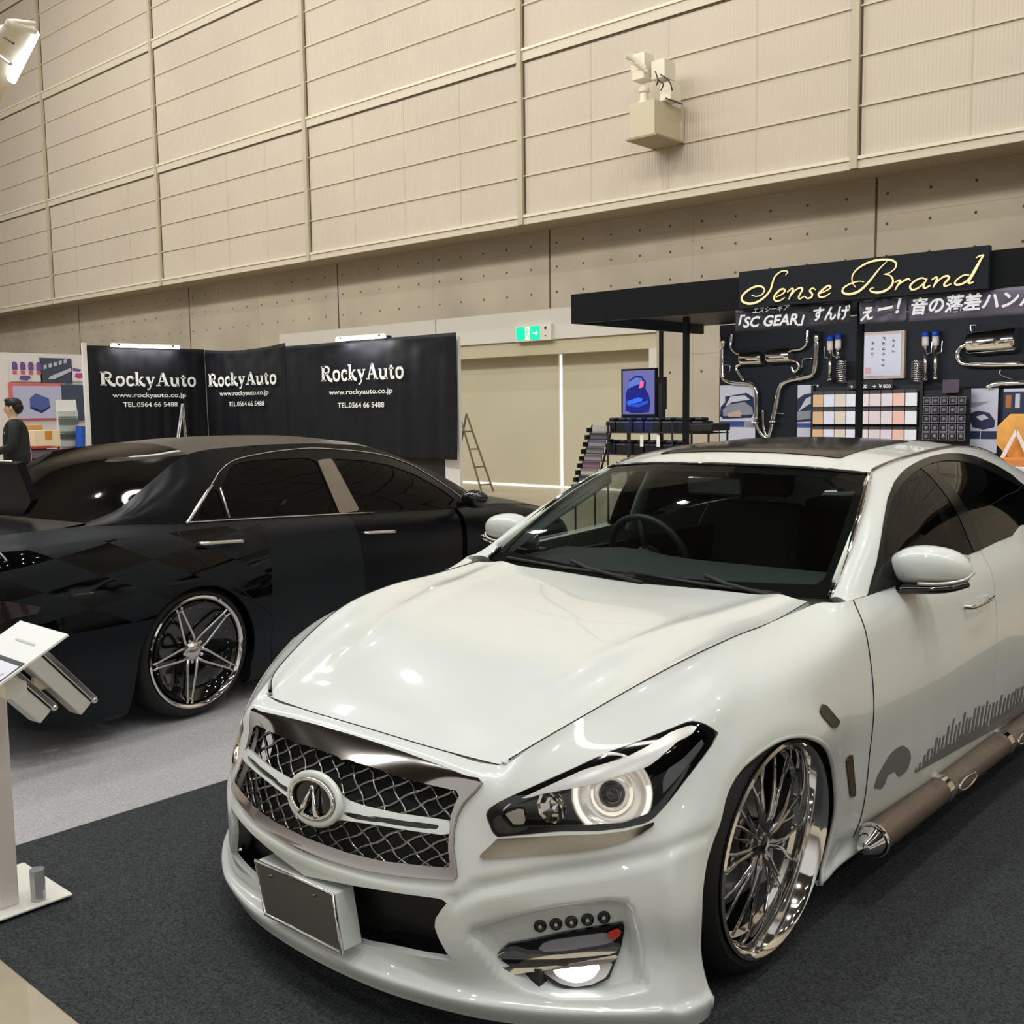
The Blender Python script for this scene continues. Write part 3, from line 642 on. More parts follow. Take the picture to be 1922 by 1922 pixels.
# interior
g = MB(); P = []
for x, z in ((-.50, .90), (-.70, .925), (-.95, .93), (-1.05, .88), (-1.06, .60)): P.append((x, z))
V = []; ys = np.linspace(-.70, .70, 15)
for y in ys:
    for x, z in P: V.append((x-.02*(y/.7)**2, y, z+(.022*math.exp(-((y+.36)/.16)**2) if x < -.6 else 0)))
g.add(V, [(i*5+k, i*5+k+1, (i+1)*5+k+1, (i+1)*5+k) for i in range(14) for k in range(4)]); g.obj('dashboard', INTB, car, True)
sw = MB(); Msw = Matrix.Translation((-1.10, -.36, .90)) @ Matrix.Rotation(math.radians(-68), 4, 'Y')
sw.tube([Msw @ Vector((.185*math.cos(2*math.pi*k/40), .185*math.sin(2*math.pi*k/40), 0)) for k in range(40)], .015, 10, closed=True)
for A in (0, 180, 270): sw.tube([Msw @ Vector((.18*math.cos(math.radians(A+90)), .18*math.sin(math.radians(A+90)), 0)), Msw @ Vector((0, 0, -.02))], .014, 8)
sw.ball(Msw @ Vector((0, 0, -.015)), .055); sw.obj('steering_wheel', mat('leather_black', (.02, .025, .025), .45), car, True)
for y in (-.36, .36):
    sb_ = MB(); sb_.box((-1.95, y-.25, .28), (-1.35, y+.25, .50)); s0 = sb_.obj('front_seat', INTB, car, bevel=.05)
    g = MB(); g.box((-.08, -.24, 0), (.08, .24, .62), Matrix.Translation((-1.95, y, .45)) @ Matrix.Rotation(math.radians(-14), 4, 'Y')); g.obj('seat_back', INTB, s0, bevel=.05)
    g = MB(); g.box((-.05, -.13, 0), (.05, .13, .18), Matrix.Translation((-2.12, y, 1.08)) @ Matrix.Rotation(math.radians(-8), 4, 'Y')); g.obj('headrest', INTB, s0, bevel=.04)
sb_ = MB(); sb_.box((-3.1, -.62, .3), (-2.65, .62, .55)); s0 = sb_.obj('rear_seat', INTB, car, bevel=.05)
g = MB(); g.box((-3.25, -.62, .5), (-3.0, .62, 1.0)); g.obj('seat_back', INTB, s0, bevel=.05)
g = MB(); g.box((-.012, -.12, -.035), (.012, .12, .035), Matrix.Translation((-1.02, 0, 1.215)) @ Matrix.Rotation(math.radians(8), 4, 'Y')); rv = g.obj('rear_view_mirror', BLACKG, car, bevel=.01)
for my in (1, -1):
    g = MB(); g.tube([(-1.55, .765*my, .95), (-1.54, .70*my, 1.12), (-1.52, .60*my, 1.29)], [(.06, .02), (.045, .018), (.04, .015)], 8, flat=(1, 0, 0)); g.obj('inner_b_pillar', INTL, car, True)
    g = MB(); g.tube([(-.56, .72*my, .95), (-.83, .665*my, 1.09), (-1.12, .585*my, 1.235)], [(.042, .012)]*3, 10, flat=(-.6, 0, -.8)); g.obj('inner_a_pillar', INTL, car, True)
g = MB()
for y in np.linspace(-.54, .54, 9):
    pass
hl_ = rf.part().offset(-.03); hl_.join(hl_.mirror()).obj('headliner', mat('headliner_dark', (.05, .055, .05), .9), car, .004)
g = MB(); g.box((-3.2, -.78, .24), (-.45, .78, .28)); g.obj('cabin_floor', INTB, car)
for my in (1, -1):
    g = MB(); g.box((-2.9, .76*my-.015, .28), (-.5, .76*my+.015, .90)); g.obj('door_card', INTB, car)
g = MB(); g.box((-.055, -.7, .3), (-.03, .7, .86)); g.obj('firewall', BLACKM, car)
# wheels
SPOKE = mat('spoke_chrome', (.50, .49, .50), .10, 1)
def wheel(root_parent, name, loc, side, R, rimR, width, spokes, camber=0, style='mesh'):
    root = empty(name); root.parent = root_parent; root.location = loc
    root.rotation_euler = (math.radians(camber)*side, 0, 0)
    M = Matrix.Rotation(math.radians(-90*side), 4, 'X')   # lathe axis z -> outward y
    h = 0
    g = MB(); g.lathe([(rimR-.012, -.02), (rimR+.004, -.006), (rimR+.020, -.004), (R-.018, -.018), (R-.004, -.04), (R, -.07), (R, -width+.05), (R-.02, -width), (rimR, -width), (rimR-.01, -width/2)], M, 64, closed=True); g.obj('tyre', RUBBER, root, angle=30)
    g = MB(); g.lathe([(rimR, -.006), (rimR+.002, .002), (rimR-.006, .006), (rimR-.014, .000), (rimR-.020, -.010), (rimR-.028, -.075), (rimR-.042, -.085), (rimR-.048, -.14), (rimR-.05, -width), (rimR, -width)], M, 72); g.obj('rim_barrel', CHROME, root, angle=25)
    g = MB(); g.lathe([(.0, -.13), (.17, -.13), (.175, -.16), (.0, -.16)], M, 40); g.obj('brake_disc', mat('brake_steel', (.25, .25, .26), .35, .9), root, angle=30)
    g = MB(); g.box((-.16, .05, -.15), (-.05, .17, -.09), M); g.obj('brake_caliper', mat('caliper_silver', (.30, .30, .32), .4, .6), root, bevel=.01)
    if style == 'mesh':
        for k in range(spokes):
            A = 2*math.pi*k/spokes; g = MB(); w_ = math.pi/spokes
            def pt(r, a, z): return M @ Vector((r*math.cos(A+a), r*math.sin(A+a), z))
            hub = [(.035, 0, -.052), (.085, 0, -.046), (.12, 0, -.050)]
            for s_ in (1, -1):
                g.tube([pt(*q) for q in ((.03, s_*.10, -.055), (.08, s_*w_*.22, -.046), (.14, s_*w_*.26, -.052), (rimR-.035, s_*w_*.52, -.072))], [(.008, .010), (.0055, .0075), (.005, .006), (.005, .005)], 8)
            g.tube([pt(*q) for q in ((.06, w_, -.062), (.15, w_*.95, -.075), (rimR-.036, w_*.85, -.085))], [(.006, .006), (.005, .005), (.004, .004)], 6)
            g.tube([pt(*q) for q in ((.14, -w_*.26, -.054), (.15, 0, -.056), (.14, w_*.26, -.054))], .005, 6)
            g.obj('spoke', SPOKE, root, True)
        g = MB(); g.lathe([(.0, -.040), (.025, -.040), (.030, -.046), (.055, -.048), (.06, -.06), (.06, -.09)], M, 32); g.obj('hub', DCHROME, root, angle=30)
        g = MB(); g.lathe([(0, -.036), (.020, -.037), (.022, -.042)], M, 24); g.obj('centre_cap', BLACKG, root, True)
    else:
        g = MB(); g.lathe([(.0, -.075), (.12, -.07), (rimR-.06, -.045), (rimR-.03, -.015), (rimR-.026, -.05)], M, 64); g.obj('wheel_face', BLACKG, root, angle=40)
        for k in range(5):
            A = 2*math.pi*k/5+math.radians(42); g = MB()
            def pt(r, a, z): return M @ Vector((r*math.cos(A+a), r*math.sin(A+a), z))
            for s_ in (1, -1):
                g.tube([pt(*q) for q in ((.045, s_*.62, -.040), (.085, s_*.34, -.032), (rimR-.05, s_*.055, -.012), (rimR-.022, s_*.055, -.004))], [(.008, .010), (.007, .008), (.006, .006), (.006, .006)], 8)
            g.tube([pt(rimR-.045, -.06, -.012), pt(rimR-.045, .06, -.012)], .005, 6)
            g.obj('spoke', STEEL, root, True)
            g = MB(); c = M @ Vector((.055*math.cos(A), .055*math.sin(A), -.040)); g.ball(c, .011); g.obj('wheel_bolt', CHROME, root, True)
        g = MB(); g.lathe([(.0, -.018), (.022, -.020), (.034, -.026), (.05, -.040), (.052, -.06)], M, 24); g.obj('hub', STEEL, root, angle=30)
        rs_ = np.random.RandomState(3); g = MB()
        for k in range(70):
            A = 2*math.pi*k/70*1.0; r_ = rimR-.062-.030*((k % 3)) ; z_ = -.046-.010*(k % 3)
            if k % 7 < 5: g.ball(M @ Vector((r_*math.cos(A), r_*math.sin(A), z_)), .0038, seg=8)
        o = g.obj('rim_rivets', STEEL, root, True); o['kind'] = 'stuff'
    return root
for side in (1, -1):
    wheel(car, 'front_wheel', (.078, .862*side, .352), side, .348, .292, .24, 9, -3.0)
    wheel(car, 'rear_wheel', (-2.82, .862*side, .352), side, .348, .292, .26, 9, -3.0)
# ------------------------------------------------------------------ black sedan (rear three-quarter view)
TH = math.radians(96); LL = np.array([math.cos(TH+math.pi/2), math.sin(TH+math.pi/2), 0])
OB = np.array([-4.59, 2.77, 0])+.9*LL
FB = Frame(OB[0], OB[1], TH)
bcar = empty('car', (OB[0], OB[1], 0), TH, 'black lowered sedan with checkered matte rear wing and five-spoke silver wheel', 'car')
def L(*rows): return [[(s_, l_-.9, z_) for s_, l_, z_ in r] for r in rows]
SATIN = mat('satin_black_wrap', (.003, .004, .006), .30, 0, 0, spec=.2)
def checker_mat():
    m = bpy.data.materials.new('checker_wrap'); m.use_nodes = True; n = m.node_tree.nodes; l = m.node_tree.links; b = n['Principled BSDF']
    P = [FB.loc(*q, y=-.91) for q in ((193, 1080), (290, 1050), (268, 1108))]
    a = np.array([[P[1][0]-P[0][0], P[2][0]-P[0][0]], [P[1][2]-P[0][2], P[2][2]-P[0][2]]]); A = np.linalg.inv(a)
    t = n.new('ShaderNodeTexCoord'); fl = []
    for i in range(2):
        d = n.new('ShaderNodeVectorMath'); d.operation = 'DOT_PRODUCT'; d.inputs[1].default_value = (A[i][0], 0, A[i][1]); l.new(t.outputs['Object'], d.inputs[0])
        s_ = n.new('ShaderNodeMath'); s_.operation = 'SUBTRACT'; s_.inputs[1].default_value = A[i][0]*P[0][0]+A[i][1]*P[0][2]; l.new(d.outputs['Value'], s_.inputs[0])
        f = n.new('ShaderNodeMath'); f.operation = 'FLOOR'; l.new(s_.outputs[0], f.inputs[0]); fl.append(f)
    ad = n.new('ShaderNodeMath'); ad.operation = 'ADD'; l.new(fl[0].outputs[0], ad.inputs[0]); l.new(fl[1].outputs[0], ad.inputs[1])
    md = n.new('ShaderNodeMath'); md.operation = 'FLOORED_MODULO'; md.inputs[1].default_value = 2; l.new(ad.outputs[0], md.inputs[0])
    sx = n.new('ShaderNodeSeparateXYZ'); l.new(t.outputs['Object'], sx.inputs[0])
    g1 = n.new('ShaderNodeMath'); g1.operation = 'LESS_THAN'; g1.inputs[1].default_value = .46; l.new(sx.outputs[0], g1.inputs[0])
    # gloss squares only between the shoulder and the bumper
    g2 = n.new('ShaderNodeMath'); g2.operation = 'GREATER_THAN'; g2.inputs[1].default_value = .56; l.new(sx.outputs[2], g2.inputs[0])
    g3 = n.new('ShaderNodeMath'); g3.operation = 'LESS_THAN'; g3.inputs[1].default_value = .945; l.new(sx.outputs[2], g3.inputs[0])
    last = md
    for g_ in (g1, g2, g3):
        mm = n.new('ShaderNodeMath'); mm.operation = 'MULTIPLY'; l.new(last.outputs[0], mm.inputs[0]); l.new(g_.outputs[0], mm.inputs[1]); last = mm
    c = n.new('ShaderNodeMix'); c.data_type = 'RGBA'; c.inputs[6].default_value = (.006, .009, .012, 1); c.inputs[7].default_value = (.002, .002, .0025, 1)
    l.new(last.outputs[0], c.inputs[0]); l.new(c.outputs[2], b.inputs['Base Color'])
    r = n.new('ShaderNodeMapRange'); r.inputs[3].default_value = .36; r.inputs[4].default_value = .05; l.new(last.outputs[0], r.inputs[0]); l.new(r.outputs[0], b.inputs['Roughness'])
    return m
CHK = checker_mat(); CHK.node_tree.nodes['Principled BSDF'].inputs['Specular IOR Level'].default_value = .26
bc = L(
 [(-1.02,.9,1.00),(-1.0,.5,1.0),(-.98,.24,.995),(-.85,.16,1.01),(-.6,.13,1.015),(-.3,.11,1.0),(0,.09,.975),(.35,.08,.962),(.8,.075,.943),(1.25,.07,.918),(1.7,.07,.893),(2.15,.08,.872),(2.6,.14,.865),(3.0,.18,.83),(3.35,.24,.775),(3.6,.34,.70),(3.7,.55,.69),(3.75,.9,.69)],
 [(-1.12,.9,.90),(-1.1,.5,.90),(-1.03,.16,.90),(-.87,.05,.91),(-.6,.03,.91),(-.3,.022,.90),(0,.02,.88),(.35,.02,.875),(.8,.02,.865),(1.25,.02,.845),(1.7,.02,.82),(2.15,.02,.80),(2.6,.04,.79),(3.0,.05,.77),(3.35,.09,.71),(3.62,.22,.64),(3.78,.5,.62),(3.84,.9,.62)],
 [(-1.15,.9,.72),(-1.13,.5,.72),(-1.05,.13,.72),(-.88,.01,.71),(-.6,-.02,.71),(-.3,-.03,.71),(0,-.035,.71),(.35,-.02,.70),(.8,.0,.69),(1.25,.0,.68),(1.7,.0,.67),(2.15,.0,.66),(2.6,-.02,.66),(3.0,-.03,.64),(3.35,.03,.60),(3.64,.18,.56),(3.8,.45,.54),(3.86,.9,.54)],
 [(-1.15,.9,.52),(-1.13,.5,.52),(-1.04,.12,.52),(-.87,.0,.50),(-.6,-.025,.50),(-.3,-.035,.50),(0,-.04,.50),(.35,-.02,.50),(.8,.01,.49),(1.25,.01,.49),(1.7,.01,.48),(2.15,.01,.48),(2.6,-.02,.47),(3.0,-.03,.46),(3.35,.03,.44),(3.64,.17,.42),(3.8,.45,.40),(3.86,.9,.40)],
 [(-1.10,.9,.34),(-1.08,.5,.34),(-1.0,.13,.34),(-.84,.02,.32),(-.6,.0,.32),(-.42,-.01,.32),(0,-.02,.33),(.38,-.01,.32),(.8,.02,.32),(1.25,.02,.31),(1.7,.02,.30),(2.15,.02,.30),(2.5,-.01,.30),(3.0,-.01,.30),(3.35,.05,.28),(3.66,.18,.27),(3.82,.45,.26),(3.88,.9,.26)],
 [(-1.0,.9,.20),(-.98,.5,.2),(-.92,.16,.18),(-.80,.06,.15),(-.6,.03,.14),(-.45,.02,.14),(0,.02,.16),(.38,.02,.14),(.8,.03,.13),(1.25,.03,.125),(1.7,.03,.12),(2.15,.03,.12),(2.5,.02,.12),(3.0,.02,.12),(3.35,.08,.11),(3.68,.2,.11),(3.84,.45,.11),(3.90,.9,.11)],
 [(-.9,.9,.16),(-.88,.5,.15),(-.83,.25,.13),(-.74,.14,.10),(-.58,.10,.09),(-.43,.09,.09),(0,.10,.10),(.36,.09,.09),(.8,.09,.085),(1.25,.09,.085),(1.7,.09,.08),(2.15,.09,.08),(2.5,.10,.08),(3.0,.12,.08),(3.3,.16,.08),(3.6,.3,.08),(3.75,.5,.08),(3.8,.9,.08)])
bs = Shell(bc, 10, FB).orient((1.2, 0, .5))
def circ_arch(p, cx, cz, r, lowx=0):
    q = p.V; poly = [(cx+r*math.cos(math.radians(a)), cz+r*math.sin(math.radians(a))) for a in range(-20, 181, 8)]+[(cx-r-.03, .16), (cx-r-.05, 0), (cx+r, 0)]
    return np.where(np.abs(q[:, 1]) > .62, sdpoly(q[:, [0, 2]], poly), 1.)
def bside(p, name, m, th=.014):
    a = p.obj(name, m, bcar, th); b = p.mirror().obj(name, m, bcar, th); return a, b
AR = dict(cx=-.02, cz=.325, r=.352)
q = bs.part(0, None, 0, 3); q.join(q.mirror()).obj('rear_bumper', CHK, bcar, .014)
q = bs.part(0, None, 3, 9); q = q.clip(circ_arch(q, **AR)); q = q.clip(.72-q.V[:, 0] if False else np.minimum(1, (.40+ (q.V[:, 2]-.35)*-.72)-q.V[:, 0]) if False else q.V[:, 0]*0+1)
def line_cut(p, x0, z0, x1, z1, keep_rear):  # cut along a slanted door line in the side view
    t = (p.V[:, 2]-z0)/(z1-z0); xl = x0+(x1-x0)*t; d = (xl-p.V[:, 0]) if keep_rear else (p.V[:, 0]-xl); return p.clip(d)
dl = (-.06, 1.0, -.06, .70)
qr = q.clip(np.where(q.V[:, 2] > .45, (-.062+np.clip(.86-q.V[:, 2], 0, 1)*1.25)-q.V[:, 0], .45-q.V[:, 0]))
bside(qr, 'rear_wing', CHK)
qd = bs.part(0, 5, 5, 10); qd = qd.clip(circ_arch(qd, **AR)); qd = qd.clip(np.where(qd.V[:, 2] > .45, qd.V[:, 0]-(-.058+np.clip(.86-qd.V[:, 2], 0, 1)*1.25), qd.V[:, 0]-.454)); qd = line_cut(qd, 1.123, .917, 1.24, .2, True)
bside(qd, 'rear_door', CHK)
qf = bs.part(0, 5, 8, 12); qf = line_cut(qf, 1.127, .917, 1.244, .2, False); qf = qf.clip(2.10-qf.V[:, 0]); bside(qf, 'front_door', SATIN)
q = bs.part(0, 5, 11, 15); q = q.clip(q.V[:, 0]-2.104); q = q.clip(circ_arch(q, 2.82, .325, .352)); bside(q, 'front_wing', SATIN)
q = bs.part(5, None, 6, 14); q = q.clip(q.V[:, 0]-.42); q = q.clip(circ_arch(q, 2.82, .325, .352)); bside(q, 'side_skirt', SATIN)
q = bs.part(0, None, 15, 17); q2 = bs.part(5, None, 14, 15); q = q.join(q2); q.join(q.mirror()).obj('front_bumper', SATIN, bcar, .014)
def bp_(u, v, l): return FB.loc(u, v, y=l-.9)
rail = [bp_(160,982,.25), bp_(222,955,.25), bp_(282,905,.25), bp_(352,853,.27), bp_(450,838,.32), bp_(540,833,.335), bp_(620,833,.335), bp_(700,841,.33), bp_(790,875,.31), bp_(850,905,.28), bp_(905,940,.22)]
belt = [(-.55,-.765,1.012),(-.40,-.78,1.01),(-.18,-.79,.992),(.02,-.81,.975),(.42,-.82,.962),(.85,-.825,.942),(1.20,-.83,.922),(1.60,-.83,.90),(2.0,-.825,.882),(2.25,-.80,.874),(2.48,-.76,.868)]
rows = []
for t, bul in ((0, 0), (.3, .02), (.62, .025), (1, 0)):
    rows.append([tuple(np.array(b)*(1-t)+np.array(r)*t+np.array((0, -bul, 0))) for b, r in zip(belt, rail)])
bg_ = Shell(rows, 10, FB).orient((1.2, 0, .9)); bgb = bg_.bvh()
def onb(u, v, off=.0, bv=None):
    o, d = FB.ray(u, v); h = (bv or bgb).ray_cast(o, d)
    if h[0] is None: return None
    n_ = h[1] if h[1].dot(d) < 0 else -h[1]; return h[0]+n_*off
def c6(a, b): return (a/3.203, 780+b/3.203)
W1 = pl(c6, (1182,622),(1270,440),(1308,445),(1362,618)); W2 = [(432,971),(415,917),(434,872),(484,863),(575,859),(594,866),(635,963)]
W3 = [(676,958),(626,861),(680,864),(731,873),(778,890),(825,916),(853,937),(838,957)]; BPL = [(595,864),(622,861),(675,959),(637,964)]
gq = bg_.part().cut_px(W1, W2, W3, BPL); bside(gq, 'roof_pillar', SATIN, .02)
for poly, nm in ((W1, 'quarter_window'), (W2, 'rear_side_window'), (W3, 'front_side_window')):
    q = bg_.part().keep_px(poly).offset(-.004); q.obj(nm, GLASSG, bcar, 0); q.mirror().obj(nm, GLASSG, bcar, 0)
q = bg_.part().keep_px(BPL).offset(.004); bside(q, 'b_pillar_cover', DCHROME, .006)
bdb = bs.bvh()
def btube(px, r, name, m, off=.003, n=4, bv=None, flat=None):
    P = [onb(u, v, off, bv) for u, v in cat([(a, b, 0) for a, b in px], n) for u, v in ((u, v),)] if False else [onb(q_[0], q_[1], off, bv) for q_ in cat([(a, b, 0) for a, b in px], n)]
    P = [p for p in P if p]
    if len(P) < 2: return None
    g = MB(); g.tube(P, r, 6); g.obj(name, m, bcar, True); g = MB(); g.tube([(p[0], -p[1], p[2]) for p in P], r, 6); return g.obj(name, m, bcar, True)
btube([(352,981),(431,976),(520,971),(600,967),(656,964),(750,961),(838,957)], .0045, 'belt_chrome', STEEL)
btube([(349,983),(375,940),(400,905),(412,885),(440,864),(490,852),(540,845),(600,842),(700,851),(760,868),(800,889),(850,922),(878,945)], .0035, 'window_chrome', STEEL)
btube([(413,917),(430,972)], .007, 'quarter_bar', STEEL, n=2)
btube([(349,983),(352,980),(397,912)], .010, 'pillar_chrome', STEEL, n=2)
# roof, glass, boot, bonnet
def mid(p, z, ds=0): return (p[0]+ds, 0, z)
R_ = rail
def span(p, pc, k=4, pw=2.0):
    out = []
    for i in range(k):
        t = i/(k-1); y = p[1]*(1-t); out.append((p[0]+(pc[0]-p[0])*(1-(1-t)**2), y, p[2]+(pc[1]-p[2])*(1-(1-t)**pw)))
    return out
rfb = Shell([span(R_[3], (.30, 1.362)), span(R_[4], (.62, 1.382)), span(R_[5], (1.0, 1.385)), span(R_[6], (1.36, 1.372)), span(R_[7], (1.74, 1.33))], 8, FB).orient((1, 0, .5))
q = rfb.part(); q.join(q.mirror()).obj('roof', SATIN, bcar, .02)
rgb_ = Shell([span(R_[3], (.30, 1.362)), span(R_[2], (.02, 1.275)), span(R_[1], (-.25, 1.16)), span(R_[0], (-.55, 1.035))], 8, FB).orient((1, 0, .5))
q = rgb_.part(); q.join(q.mirror()).obj('rear_window', mat('black_rear_glass', (.002, .002, .002), .04, 0, 0, spec=.35), bcar, .006)
wsb = Shell([span(R_[7], (1.74, 1.33)), span(R_[8], (2.15, 1.20)), span(R_[9], (2.50, 1.06)), span(R_[10], (2.85, .925))], 8, FB).orient((1, 0, .5))
q = wsb.part(); q.join(q.mirror()).obj('windscreen', GLASSG, bcar, 0)
dk = Shell([span(R_[0], (-.55, 1.035)), span((-.75, -.765, 1.008), (-.80, 1.03)), span((-.98, -.66, .995), (-1.02, 1.0))], 6, FB).orient((0, 0, 0))
q = dk.part(); q.join(q.mirror()).obj('rear_deck', SATIN, bcar, .012)
bn = Shell([span((2.48, -.765, .868), (2.85, .925)), span((3.0, -.72, .832), (3.2, .865)), span((3.35, -.66, .777), (3.5, .80)), span((3.6, -.56, .70), (3.75, .69))], 6, FB).orient((3, 0, 0))
q = bn.part(); q.join(q.mirror()).obj('bonnet', SATIN, bcar, .012)
# raised boot lid seen at the frame's edge
g = MB(); g.prism([(-.58, -.44, 1.12), (-.58, -.33, 1.295), (-.58, .60, 1.295), (-.58, .60, 1.05), (-.58, -.36, 1.05)], (.04, 0, .01)); lid = g.obj('boot_lid', FRM, bcar)
g = MB(); g.tube([(-.585, -.30, 1.305), (-.615, .60, 1.305)], .006, 6); g.obj('lid_edge_sheen', STEEL, lid, True)  # sheen along the lid's edge built as a bright strip
for (p0, p1) in (((378,1020),(456,1015)), ((686,1000),(742,997))):
    a = Vector(FB.loc(*p0, y=-.905)); b = Vector(FB.loc(*p1, y=-.905))
    for my in (1, -1):
        g = MB(); P = [a+Vector((0, .03, 0)), a+Vector((.01, -.012, 0)), a.lerp(b, .5)+Vector((0, -.02, .002)), b+Vector((-.01, -.012, 0)), b+Vector((0, .03, 0))]
        g.tube([(x, y*my, z) for x, y, z in cat(P, 4)], [(.010, .006)]*17, 8); g.obj('door_handle', STEEL, bcar, True)
for sgn in (1, -1):
    g = MB(); g.ball((2.12, -.99*sgn, .945), (.07, .10, .062)); mr = g.obj('door_mirror', BLACKG, bcar, True); g = MB(); g.tube([(2.14, -.84*sgn, .90), (2.12, -.95*sgn, .92)], .02, 8); g.obj('mirror_arm', BLACKG, mr, True)
# door gaps
g = MB()
for pts in ([(-.06, z) for z in (.97, .93, .88, .86)]+[(-.062+(.86-z)*1.25, z) for z in (.80, .70, .60, .52)], [(1.125+(.917-z)*.163, z) for z in (.90, .8, .6, .4, .2)]):
    P = []
    for x, z in pts:
        h = bdb.ray_cast(Vector((x, -2, z)), Vector((0, 1, 0)))
        if h[0]: P.append((x, h[0].y-.0005, z))
    g = MB(); g.tube(P, .003, 6); g.obj('door_gap', SEAM, bcar, True)
# sticker on the rear glass
rgbv = rgb_.bvh(); P = [onb(u, v, .004, rgbv) for u, v in ((59,979),(128,960),(129,969),(59,986))]
if all(P):
    g = MB(); g.prism(P, (0, 0, .0006)); g.obj('window_sticker', mat('sticker_white', (.8, .79, .85), .5), bcar)
    pa, pb, pc2, pd = P
    g = MB()
    for t in (.35, .65): g.tube([pa.lerp(pd, t).lerp(pb.lerp(pc2, t), .06)+Vector((0, 0, .002)), pa.lerp(pd, t).lerp(pb.lerp(pc2, t), .92)+Vector((0, 0, .002))], .0012, 4)
    g.obj('sticker_print', mat('print_grey', (.3, .28, .32), .6), bcar)
TIPM = mat('pale_exhaust_metal', (.70, .67, .60), .4, .15)
# twin slanted rectangular exhaust tips
for (a0, a1) in (((163,1331), (52,1229)), ((87,1346), (-25,1250))):
    p0 = Vector(FB.loc(*a0, y=-1.0)); p1 = Vector(FB.loc(*a1, y=-1.0)); d = (p1-p0).normalized(); sd = Vector((0, 1, 0)); up = d.cross(sd).normalized()
    if up.z < 0: up = -up
    def bx_(r, h, w, s0, s1): return [(p0+d*s0+sd*w[0]+up*h[0]), (p0+d*s0+sd*w[1]+up*h[0]), (p0+d*s0+sd*w[1]+up*h[1]), (p0+d*s0+sd*w[0]+up*h[1])]
    Ln = (p1-p0).length
    g = MB(); g.prism(bx_(0, (-.035, .035), (0, .09), 0, 0), d*Ln); root = g.obj('exhaust_tip', TIPM, bcar, bevel=.006)
    g = MB(); g.prism(bx_(0, (.040, .066), (-.01, .09), 0, 0), d*Ln*.97); g.obj('tip_flange', STEEL, root, bevel=.004)
    g = MB(); g.ball(p0+up*.05+d*.0, .016); g.obj('tip_bolt', STEEL, root, True)
g = MB(); c = Vector(FB.loc(82, 1282, y=-.98)); g.box((c.x-.04, c.y, c.z-.03), (c.x+.03, c.y+.03, c.z+.03)); g.obj('exhaust_bracket', mat('bracket_cream', (.55, .45, .33), .5), bcar, bevel=.006)
g = MB(); g.box((-1.0, -.72, .22), (3.6, .72, .30)); g.obj('underbody', BLACKM, bcar)
g = MB(); g.box((-.55, -.74, .3), (2.2, .74, .84)); g.obj('cabin_interior', BLACKM, bcar)
for sgn in (1, -1):
    for cx in (-.02, 2.82):
        g = MB(); V = []
        for k in range(31):
            A = math.radians(-20+220*k/30); V += [(cx+.39*math.cos(A), -.82*sgn, max(.1, .33+.39*math.sin(A))), (cx+.39*math.cos(A), -.5*sgn, max(.1, .33+.39*math.sin(A)))]
        g.add(V, [(2*k, 2*k+1, 2*k+3, 2*k+2) for k in range(30)]); g.add([V[2*k+1] for k in range(31)], [tuple(range(31))]); g.obj('arch_liner', BLACKM, bcar)
for sgn, nm in ((-1, 0), (1, 1)):
    wheel(bcar, 'rear_wheel', (-.014, .897*sgn, .341), sgn, .336, .281, .26, 5, -2.0, 'five')
    wheel(bcar, 'front_wheel', (2.82, .88*sgn, .341), sgn, .336, .281, .24, 5, -2.0, 'five')
g = MB(); Vt = [FB.loc(*p, y=-.93) for p in ((0,1128),(40,1132),(78,1140),(70,1152),(30,1160),(0,1170))]
g.prism(Vt, (0, .03, 0)); g.obj('tail_light', mat('smoked_tail_lens', (.02, .01, .01), .08, 0, 1), bcar)
# ------------------------------------------------------------------ hall
def struct(o): o['kind'] = 'structure'; return o
floor_m = mat('concrete_floor', (.47, .40, .29), .30, noise=(1.5, .14))
g = MB(); g.add([(-70, -15, 0), (25, -15, 0), (25, 15.5, 0), (-70, 15.5, 0)], [(0, 1, 2, 3)]); struct(g.obj('floor', floor_m))
def carpet(name, x0, x1, y0, y1, col, h, label, amp=.62):
    m = mat(name+'_pile', col, .95, noise=(150, amp), bump=(240, .6), spec=.2); g = MB(); g.box((x0, y0, 0.001), (x1, y1, h)); return tag(g.obj(name, m), label, 'carpet')
carpet('carpet', -3.722, -.35, 1.115, 7.2, (.048, .053, .055), .003, 'dark charcoal carpet lying under the white sedan')
carpet('carpet', -9.6, -3.724, .9, 6.4, (.46, .45, .47), .003, 'light grey carpet under the black checkered sedan', .22)
panel_m = mat('wall_panel_beige', (.62, .535, .435), .55, noise=(.35, .05))
n = panel_m.node_tree.nodes; l = panel_m.node_tree.links; b = n['Principled BSDF']
t = n.new('ShaderNodeTexCoord'); wv = n.new('ShaderNodeTexWave'); wv.wave_type = 'BANDS'; wv.bands_direction = 'X'; wv.inputs['Scale'].default_value = 6.0; wv.inputs['Distortion'].default_value = 0
bm_ = n.new('ShaderNodeBump'); bm_.inputs['Strength'].default_value = .35; bm_.inputs['Distance'].default_value = .02
l.new(t.outputs['Object'], wv.inputs['Vector']); l.new(wv.outputs['Fac'], bm_.inputs['Height']); l.new(bm_.outputs[0], b.inputs['Normal'])
rail_m = mat('rail_paint', (.66, .59, .47), .5); trim_m = mat('trim_tan', (.45, .38, .28), .6); mull_m = mat('mullion_olive', (.52, .46, .33), .55)
conc_m = mat('fair_faced_concrete', (.46, .40, .315), .8, noise=(.7, .13)); groove_m = mat('joint_shadow', (.10, .075, .05), .9)
joint_m = mat('panel_joint_beige', (.52, .46, .36), .6)
Y0, YC, YD = 14.46, 15.2, 15.5
XL, XR = -62, 24
g = MB(); g.box((XL, Y0, 4.815), (XR, Y0+.4, 17)); wp_ = struct(g.obj('wall_upper', panel_m))
